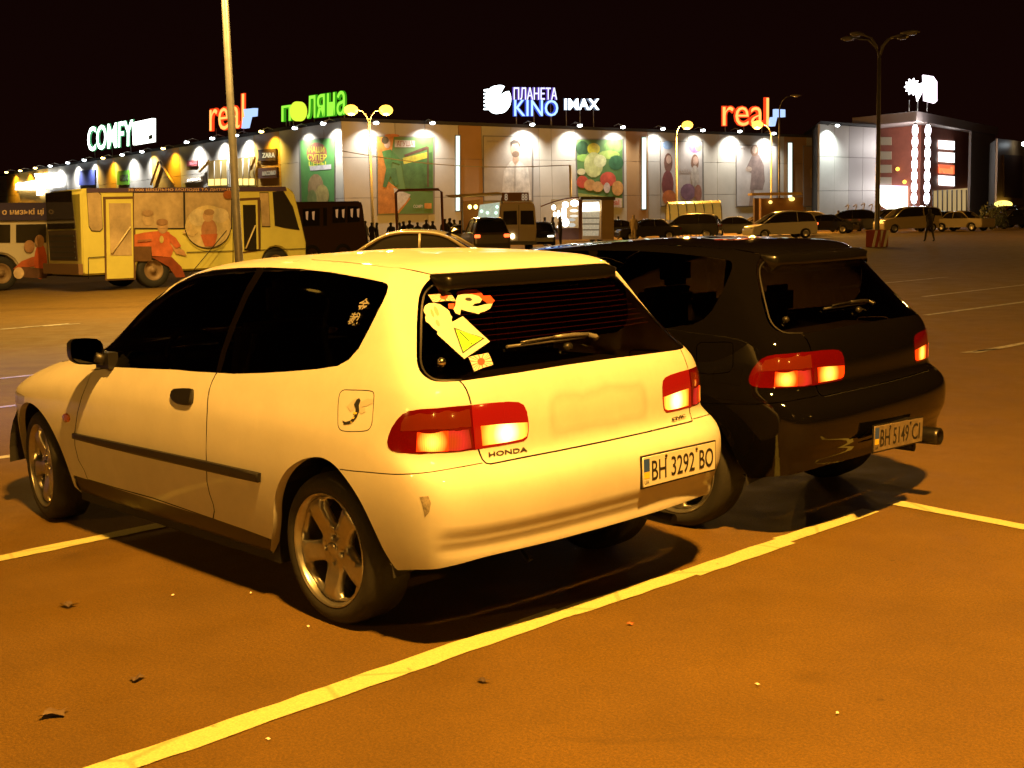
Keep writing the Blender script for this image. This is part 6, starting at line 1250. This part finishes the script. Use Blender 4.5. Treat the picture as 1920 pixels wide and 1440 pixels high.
place('white people carrier with its red tail light lit, beyond the black hatchback', 'mpv', WHT, 1462, 78, 12, 1)
place('dark off roader before the glowing shelter', 'suv', DK, 1290, 86, -18); place('dark saloon between the off roader and the white people carrier', 'sedan', DK, 1383, 90, 170)
place('long dark estate car right of the walking person by the kiosk', 'sedan', DK, 1213, 84, 8); place('dark car just right of the white people carrier', 'sedan', DK, 1553, 92, 150)
place('pale saloon showing between dark cars left of the unlit lamp post', 'old', WHT, 1586, 100, 60); place('dark car behind the unlit lamp post', 'suv', DK, 1622, 94, 160)
place('beige van left of the walker on the right', 'van', BG_, 1702, 89, 12); place('dark car half hidden between the beige van and the beige saloon', 'sedan', DK, 1758, 96, 20)
place('boxy beige saloon right of the beige van', 'old', BG_, 1806, 88, 128); place('dark saloon near the right edge behind the bush', 'sedan', DK, 1900, 93, 15); place('maroon car beside the dark bush at the right', 'mpv', RED_, 1884, 101, 30)
place('dark hatchback close to the lit stall beside the route taxi', 'suv', bgp('grey', (.09, .07, .06)), 908, 58, -80, 1); place('dark car with glaring headlights in the crowd', 'sedan', DK, 872, 70, 80, 2)
place('dark car with headlights on by the kiosk', 'sedan', DK, 1012, 68, 88, 2)
place('dark saloon parked left of the glowing shelter', 'old', DK, 1236, 97, 172); place('silver estate car beyond the box trailer', 'mpv', SIL, 1530, 104, 165); place('dark saloon seen between the white people carrier and the trailer', 'sedan', bgp('grey', (.09, .07, .06)), 1420, 101, 5)
place('dark estate car far behind the pale saloon', 'suv', DK, 1662, 108, 10); place('maroon saloon in the far row left of the unlit lamp post', 'sedan', RED_, 1600, 110, 175); place('dark hatchback at the far right edge', 'mpv', DK, 1935, 97, 12)
place('dark saloon crossing before the kiosk', 'sedan', DK, 1150, 88, 15)
# ------------------------------------------------------------------ stalls, kiosk, shelters
def wl_at(u, Z): q = stand(u, Z); return Wall(q-e1*3, q+e1*3), q
kw, q = wl_at(1080, 74); ks = thing('kiosk', 'small lit kiosk with a curved awning and goods behind glass', 'kiosk', tuple(q)); o_ = np.array(q)
def kp(nm, pts, off, th, m_, par=ks): return slab(nm, kw, pts, off, th, m_, par, o_)
kp('back_wall', [(1033, 374), (1147, 372), (1147, 449), (1033, 449)], -1.9, .1, mat('kiosk_wall', (.42, .28, .12), .6)); kp('side_wall', [(1124, 374), (1147, 374), (1147, 449), (1124, 449)], -1.6, 1.6, mat('kiosk_wall', (.42, .28, .12), .6)); kp('counter', [(1036, 428), (1086, 427), (1086, 449), (1036, 449)], -.6, .6, mat('counter_plum', (.16, .08, .07), .6)); kp('post', [(1084, 374), (1091, 374), (1091, 449), (1085, 449)], -.3, .35, mat('kiosk_wood', (.20, .08, .03), .6)); kp('roof_slab', [(1085, 370), (1148, 370), (1148, 376), (1085, 376)], -2., 2.3, mat('kiosk_roof', (.10, .09, .06), .6))
kp('lit_cabinet', [(1093, 380), (1122, 379), (1124, 395), (1092, 396)], -.5, .3, glow('cabinet_white', (1, .97, .82), 6.)); kp('cabinet_goods', [(1092, 396), (1124, 395), (1122, 442), (1093, 442)], -.5, .25, mat('goods_pale', (.4, .38, .3), .6, emit=(1, .85, .55), est=.35, noise=.7, nscale=9))
for k in range(3): kp('shelf', [(1092, 408+11*k), (1124, 408+11*k), (1124, 410+11*k), (1092, 410+11*k)], -.22, .05, M_steel)
mb = MB(); arcp = [(u, 369+.0*u+22*(1-math.cos((1086-u)/72*1.35))) for u in np.linspace(1086, 1014, 12)]
P_ = [kw.px(u, v, 1.2) for u, v in arcp]; P2 = [p_-kw.n*2.6 for p_ in P_]; mb.add(P_+P2+[p_-[0, 0, .06] for p_ in P_+P2], [(i, i+1, 12+i+1, 12+i) for i in range(11)]+[(24+i, 24+i+1, 36+i+1, 36+i) for i in range(11)]+[(i, i+1, 25+i, 24+i) for i in range(11)], 0, True); mb.build('awning', mat('awning_brown', (.26, .10, .045), .6), ks, org=o_)
for i, (u, v, a, b, e) in enumerate(((1038, 389, 4, 5, 6), (1060, 384, 6, 6, 8), (1077, 381, 8, 6, 8), (1057, 400, 5, 14, 5), (1060, 417, 7, 9, 5), (1047, 402, 3, 8, 4), (1076, 395, 8, 3, 1.5), (1076, 405, 8, 2.5, .9), (1080, 436, 5, 5, 2.5), (1040, 402, 3, 5, 3), (1048, 425, 4, 3, 3.), (1072, 422, 7, 4, .6), (1072, 412, 7, 3, .5))):
    kp('lit_goods', E_(u, v, a, b, 10), -.9+.03*i, .25, glow('goods_%d' % int(e*10), (1, .96, .84), e))
kq = kw.at(2.2, 2.2, 1.0); spot('kiosk_light', tuple(kw.px(1070, 384, .9)), tuple(kw.px(1060, 470, 3.)), 700, (1, .93, .75), 150, 1, .2)
sw, q = wl_at(900, 66); st = thing('market_stall', 'open stall with a flat awning, hanging bulbs and a lit goods rack', 'stall', tuple(q)); o_ = np.array(q)
def sp_(nm, pts, off, th, m_): return slab(nm, sw, pts, off, th, m_, st, o_)
sp_('awning', [(838, 368), (936, 362), (946, 366), (846, 371)], -2, 2.5, mat('awning_yellow', (.5, .36, .12), .6)); sp_('back_cloth', [(864, 378), (900, 374), (900, 455), (866, 455)], -1.8, .1, mat('stall_cloth', (.34, .16, .04), .7)); sp_('goods_rack', [(900, 384), (937, 379), (934, 420), (893, 424)], -.6, .1, mat('rack_green', (.25, .28, .2), .5, emit=(.85, 1., .75), est=.40, noise=.8, nscale=8))
for k, (u, v) in enumerate(((903, 396), (914, 399), (930, 399), (922, 410), (905, 412), (932, 388))): sp_('rack_light', E_(u, v, 3, 3), -.45, .1, glow('rack_glow', (.65, 1, .8), 1.8))
for u in (881, 892): sp_('hanging_bulb', E_(u, 388, 3.4, 4), -.8, .2, glow('bulb_yellow', (1, .75, .18), 7.))
for u in (866, 941):
    mb = MB(); a = sw.px(u, 370, -.2); mb.tube([[a[0], a[1], 0], a], .04, 6); mb.build('post', M_steel, st, org=o_)
spot('stall_light', tuple(sw.px(888, 380, .2)), tuple(sw.px(880, 440, 2)), 500, (1, .75, .3), 150, 1, .2)
# tubular frame
fw_, q = wl_at(785, 42); t = thing('tube_frame', 'brown tubular frame like a goal standing before the basket poster', 'frame', tuple(q)); mb = MB()
c = [fw_.px(u, v) for u, v in ((742, 460), (742, 362), (747, 357), (822, 355), (828, 360), (830, 460))]; c[0] = np.array([c[1][0], c[1][1], 0]); c[5] = np.array([c[4][0], c[4][1], 0])
mb.tube(c, .045, 8); mb.build('tube', mat('tube_brown', (.12, .04, .02), .5), t, org=np.array(q))
# glowing arched shelter and box body of a stall truck
gw, q = wl_at(1300, 93); t = thing('shelter', 'arched translucent shelter glowing yellow behind the dark off roader', 'shelter', tuple(q)); o_ = np.array(q)
M_poly = mat('polycarbonate', (.50, .36, .10), .35, emit=(1, .66, .12), est=.16); M_polyl = glow('shelter_tube', (1, .72, .12), 2.2)
x0, x1 = gw.sx(1252, 400), gw.sx(1348, 400)
n = 10; top = 2.75; arc_ = lambda a: (1.3*math.cos(a), 1.35+1.35*math.sin(a)) if a > 0 else (1.3, 0)
bars = np.linspace(x0, x1, 7)
for i in range(6):
    mb = MB(); P_ = []
    for x in (bars[i]+.04, bars[i+1]-.04): P_ += [gw.at(x, *arc_(a)[::-1]) for a in np.linspace(.0001, math.pi, n)]
    mb.add(P_+[p_-[0, 0, .03] for p_ in P_], [(k, k+1, n+k+1, n+k) for k in range(n-1)]+[(2*n+k, 2*n+k+1, 3*n+k+1, 3*n+k) for k in range(n-1)]); mb.build('roof_sheet', M_poly, t, org=o_)
for x in bars:
    mb = MB(); mb.tube([gw.at(x, 0, 1.3)]+[gw.at(x, *arc_(a)[::-1]) for a in np.linspace(.0001, math.pi, 12)]+[gw.at(x, 0, -1.3)], .045, 6); mb.build('hoop', M_steel, t, org=o_)
mb = MB(); mb.tube([gw.at(x0+1.2, 2.55, .2), gw.at(x1-.2, 2.55, .2)], .14, 8); mb.build('lamp_tube', M_polyl, t, org=o_)
spot('shelter_light', tuple(gw.at((x0+x1)/2+.5, 2.3, .5)), tuple(gw.at((x0+x1)/2+.5, 0, 1.5)), 900, (1, .62, .12), 150, 1, .3)
tw_, q = wl_at(1450, 90); t = thing('market_stall', 'box bodied sales trailer with a raised flap above the white people carrier', 'stall', tuple(q)); o_ = np.array(q)
for nm, pts, off, th, m_ in (('trailer_body', [(1417, 373), (1494, 371), (1494, 430), (1417, 430)], -2, 2, mat('trailer_brown', (.30, .15, .05), .6)), ('flap', [(1402, 363), (1492, 361), (1496, 366), (1402, 367)], -.2, 1.6, mat('flap_yellow', (.5, .34, .12), .6)), ('side_sheet', [(1412, 372), (1420, 372), (1420, 430), (1412, 430)], -.2, .6, mat('trailer_edge', (.14, .07, .03), .6)), ('lamp', E_(1484, 373, 5, 4), .1, .2, glow('trailer_lamp', (1, .68, .16), 2.5)), ('lamp', E_(1444, 379, 3, 3), .1, .2, glow('trailer_lamp', (1, .68, .16), 2.5))):
    slab(nm, tw_, pts, off, th, m_, t, o_)
for u in (1424, 1488): big_wheel(t, np.array([*tw_.px(u, 430, .02)[:2], .36]), tw_.n, .36, .2, o=o_)
# hooped rack right of the posters
hw, q = wl_at(1615, 105); t = thing('trolley_shelter', 'low hooped trolley shelter before the taller right wing', 'shelter', tuple(q)); o_ = np.array(q)
for k in range(5):
    u = 1588+15*k; x = hw.sx(u, 400); mb = MB(); mb.tube([hw.at(x-.5, 0, 0)]+[hw.at(x-.2+.9*math.sin(a), 1.2+1.0*math.sin(a*1.1)*(1.1 if k == 2 else 1), -1.5*a) for a in np.linspace(0, 1.9, 8)], .05, 6); mb.build('hoop', M_steel, t, org=o_)
# dark bush
q = stand(1862, 90); t = thing('bush', 'dark ragged bush between the boxy saloon and the right edge', 'bush', tuple(q))
mb = MB(); lf = MB()
for k in range(9):
    a = rnd.uniform(0, 6.28); b = rnd.uniform(.2, .9); pts = [(0, 0, 0), (.4*b*math.cos(a), .4*b*math.sin(a), .7), (.9*b*math.cos(a), .9*b*math.sin(a), 1.2+rnd.uniform(0, .7))]; mb.tube(pts, [.04, .025, .008], 5)
for k in range(900):
    a = rnd.uniform(0, 6.28); z = rnd.uniform(.1, 1.75); r = 1.25*math.sqrt(rnd.random())*(1.05-.35*z/1.75); p_ = np.array([r*math.cos(a), r*math.sin(a), z+(.3 if rnd.random() < .08 else 0)]); d = np.array([rnd.gauss(0, 1) for _ in range(3)]); d /= np.linalg.norm(d); e = np.cross(d, [.3, .5, .8]); e /= np.linalg.norm(e); s_ = rnd.uniform(.07, .14)
    lf.add([p_-d*s_, p_+e*s_*.4, p_+d*s_, p_-e*s_*.4], [(0, 1, 2, 3)])
mb.build('stems', mat('stem', (.06, .04, .03), .8), t); o = lf.build('foliage', mat('bush_leaf', (.045, .06, .025), .6), t); o['kind'] = 'stuff'
# ------------------------------------------------------------------ people
def person_mesh(pose):
    """one continuous skinned figure, 1.75 m tall, facing +x"""
    st_ = {'stand': (.03, -.03, .05, -.05), 'walk': (.34, -.30, -.25, .28), 'talk': (.04, -.05, .35, .10)}[pose]; fl, fr, al, ar_ = st_
    V = [(0, 0, .95), (0, 0, 1.15), (0, 0, 1.38), (.0, 0, 1.50), (.015, 0, 1.57), (.03, 0, 1.66), (.02, 0, 1.74)]; R_ = [(.155, .13), (.145, .115), (.175, .12), (.075, .07), (.075, .075), (.105, .115), (.085, .09)]; E = [(0, 1), (1, 2), (2, 3), (3, 4), (4, 5), (5, 6)]
    def chain(src, pts, rs):
        p_ = src
        for q_, r_ in zip(pts, rs): V.append(q_); R_.append((r_, r_)); E.append((p_, len(V)-1)); p_ = len(V)-1
    for s_, f in ((.10, fl), (-.10, fr)): chain(0, [(.0, s_, .88), (.10*abs(f)+f*.5, s_, .48), (f*.95-.02, s_, .09), (f*.95+.13, s_, .035)], [.10, .065, .05, .04])
    for s_, f in ((.20, al), (-.20, ar_)): chain(2, [(0, s_, 1.38), (f*.35-.02, s_*1.18, 1.12), (f*.95+.05, s_*1.1, .90), (f*1.1+.08, s_*1.08, .80)], [.065, .045, .035, .038])
    me = bpy.data.meshes.new('person'); me.from_pydata(V, E, []); o = bpy.data.objects.new('person', me); COL.objects.link(o)
    md = o.modifiers.new('skin', 'SKIN'); md.use_smooth_shade = True
    for i, r_ in enumerate(R_): me.skin_vertices[0].data[i].radius = r_
    me.skin_vertices[0].data[0].use_root = True
    o.modifiers.new('sub', 'SUBSURF').levels = 1
    dg = bpy.context.evaluated_depsgraph_get(); m2 = bpy.data.meshes.new_from_object(o.evaluated_get(dg)); bpy.data.objects.remove(o)
    for p_ in m2.polygons:
        c = p_.center; r_ = abs(c[1])
        p_.material_index = 0 if (c[2] < .96 and r_ < .205 and not (c[2] > .70 and r_ > .19)) else (2 if (c[2] > 1.50 or (c[2] < .87 and r_ > .18)) else 1)
        if c[2] < .09: p_.material_index = 3
        if c[2] > 1.68 or (c[2] > 1.60 and c[0] < .0): p_.material_index = 3
        p_.use_smooth = True
    return m2
PM = {k: person_mesh(k) for k in ('stand', 'walk', 'talk')}
SK = mat('skin', (.36, .20, .13), .6); HR = mat('hair_dark', (.02, .014, .01), .7)
def person(label, u, Z, pose, coat, trou, turn=0., s_=1., group=None):
    me = PM[pose].copy(); me.materials.clear()
    for c in (mat('cloth_%d_%d_%d' % tuple(int(x*200) for x in trou), trou, .85), mat('cloth_%d_%d_%d' % tuple(int(x*200) for x in coat), coat, .85), SK, HR): me.materials.append(c)
    o = link('person', me, None, None, tuple(stand(u, Z)), vdir+math.radians(turn)); o.scale = (s_,)*3; return tag(o, label, 'person', group)
person('person in dark clothes walking across the car park on the right, mid stride', 1744, 60, 'walk', (.02, .018, .018), (.035, .03, .025), 100, .92)
person('person in a dark red jacket standing right of the kiosk', 1188, 78, 'stand', (.12, .015, .01), (.30, .24, .16), 60)
person('dark dressed customer nearest the kiosk counter', 1036, 71, 'talk', (.015, .012, .012), (.03, .025, .02), 20); person('dark dressed customer left of the kiosk, half behind headlights', 1021, 73, 'talk', (.03, .025, .025), (.05, .04, .03), -15)
cr = [(684, 71), (697, 74), (706, 70), (733, 72), (750, 75), (757, 73), (768, 76), (783, 74), (799, 76), (811, 75), (834, 70), (843, 73), (852, 76), (862, 72)]
lab = ['dark coated person leftmost in the waiting crowd, next to the dark minibus', 'person second from the left in the crowd by the dark minibus', 'person with a broad dark back third from the left in the crowd', 'person standing just left of the tubular frame', 'person seen through the tubular frame at its left post', 'person in brown seen inside the left half of the tubular frame', 'person inside the tubular frame left of its middle', 'person at the middle of the tubular frame', 'person inside the tubular frame right of its middle', 'person in brown inside the tubular frame near its right post', 'person just outside the right post of the tubular frame', 'person in a reddish jacket right of the tubular frame', 'person right of the reddish jacket near the stall', 'person rightmost in the crowd, by the stall awning']
for i, (u, Z) in enumerate(cr):
    c = ((.03, .02, .018), (.05, .03, .02), (.02, .018, .02), (.04, .02, .015), (.10, .05, .025))[i % 5] if i != 11 else (.14, .03, .015)
    person(lab[i], u, Z, ('stand', 'talk')[i % 2], c, (.02, .018, .018), rnd.uniform(0, 360), rnd.uniform(.94, 1.06), 'people waiting in a crowd by the buses')
for (u, Z, ps, c, tr_, tn, lb) in ((1108, 82, 'stand', (.05, .03, .02), (.03, .03, .03), 40, 'person in brown beside the lit cabinet of the kiosk'), (1160, 92, 'talk', (.02, .02, .025), (.03, .03, .03), 190, 'dark dressed person far right of the kiosk'), (1347, 96, 'walk', (.06, .02, .015), (.03, .025, .02), 10, 'person walking past the right end of the glowing shelter'), (1572, 97, 'stand', (.45, .40, .32), (.05, .04, .04), 80, 'person in a pale coat among the dark cars left of the unlit lamp post'), (1612, 99, 'talk', (.03, .025, .02), (.03, .025, .02), 120, 'dark figure beside the hooped trolley shelter'), (1050, 70, 'stand', (.03, .025, .02), (.04, .03, .03), 200, 'third customer at the kiosk, in front of its counter'), (874, 74, 'talk', (.04, .03, .02), (.02, .02, .02), 30, 'person beneath the flat awning of the open stall')):
    person(lb, u, Z, ps, c, tr_, tn, 1.)
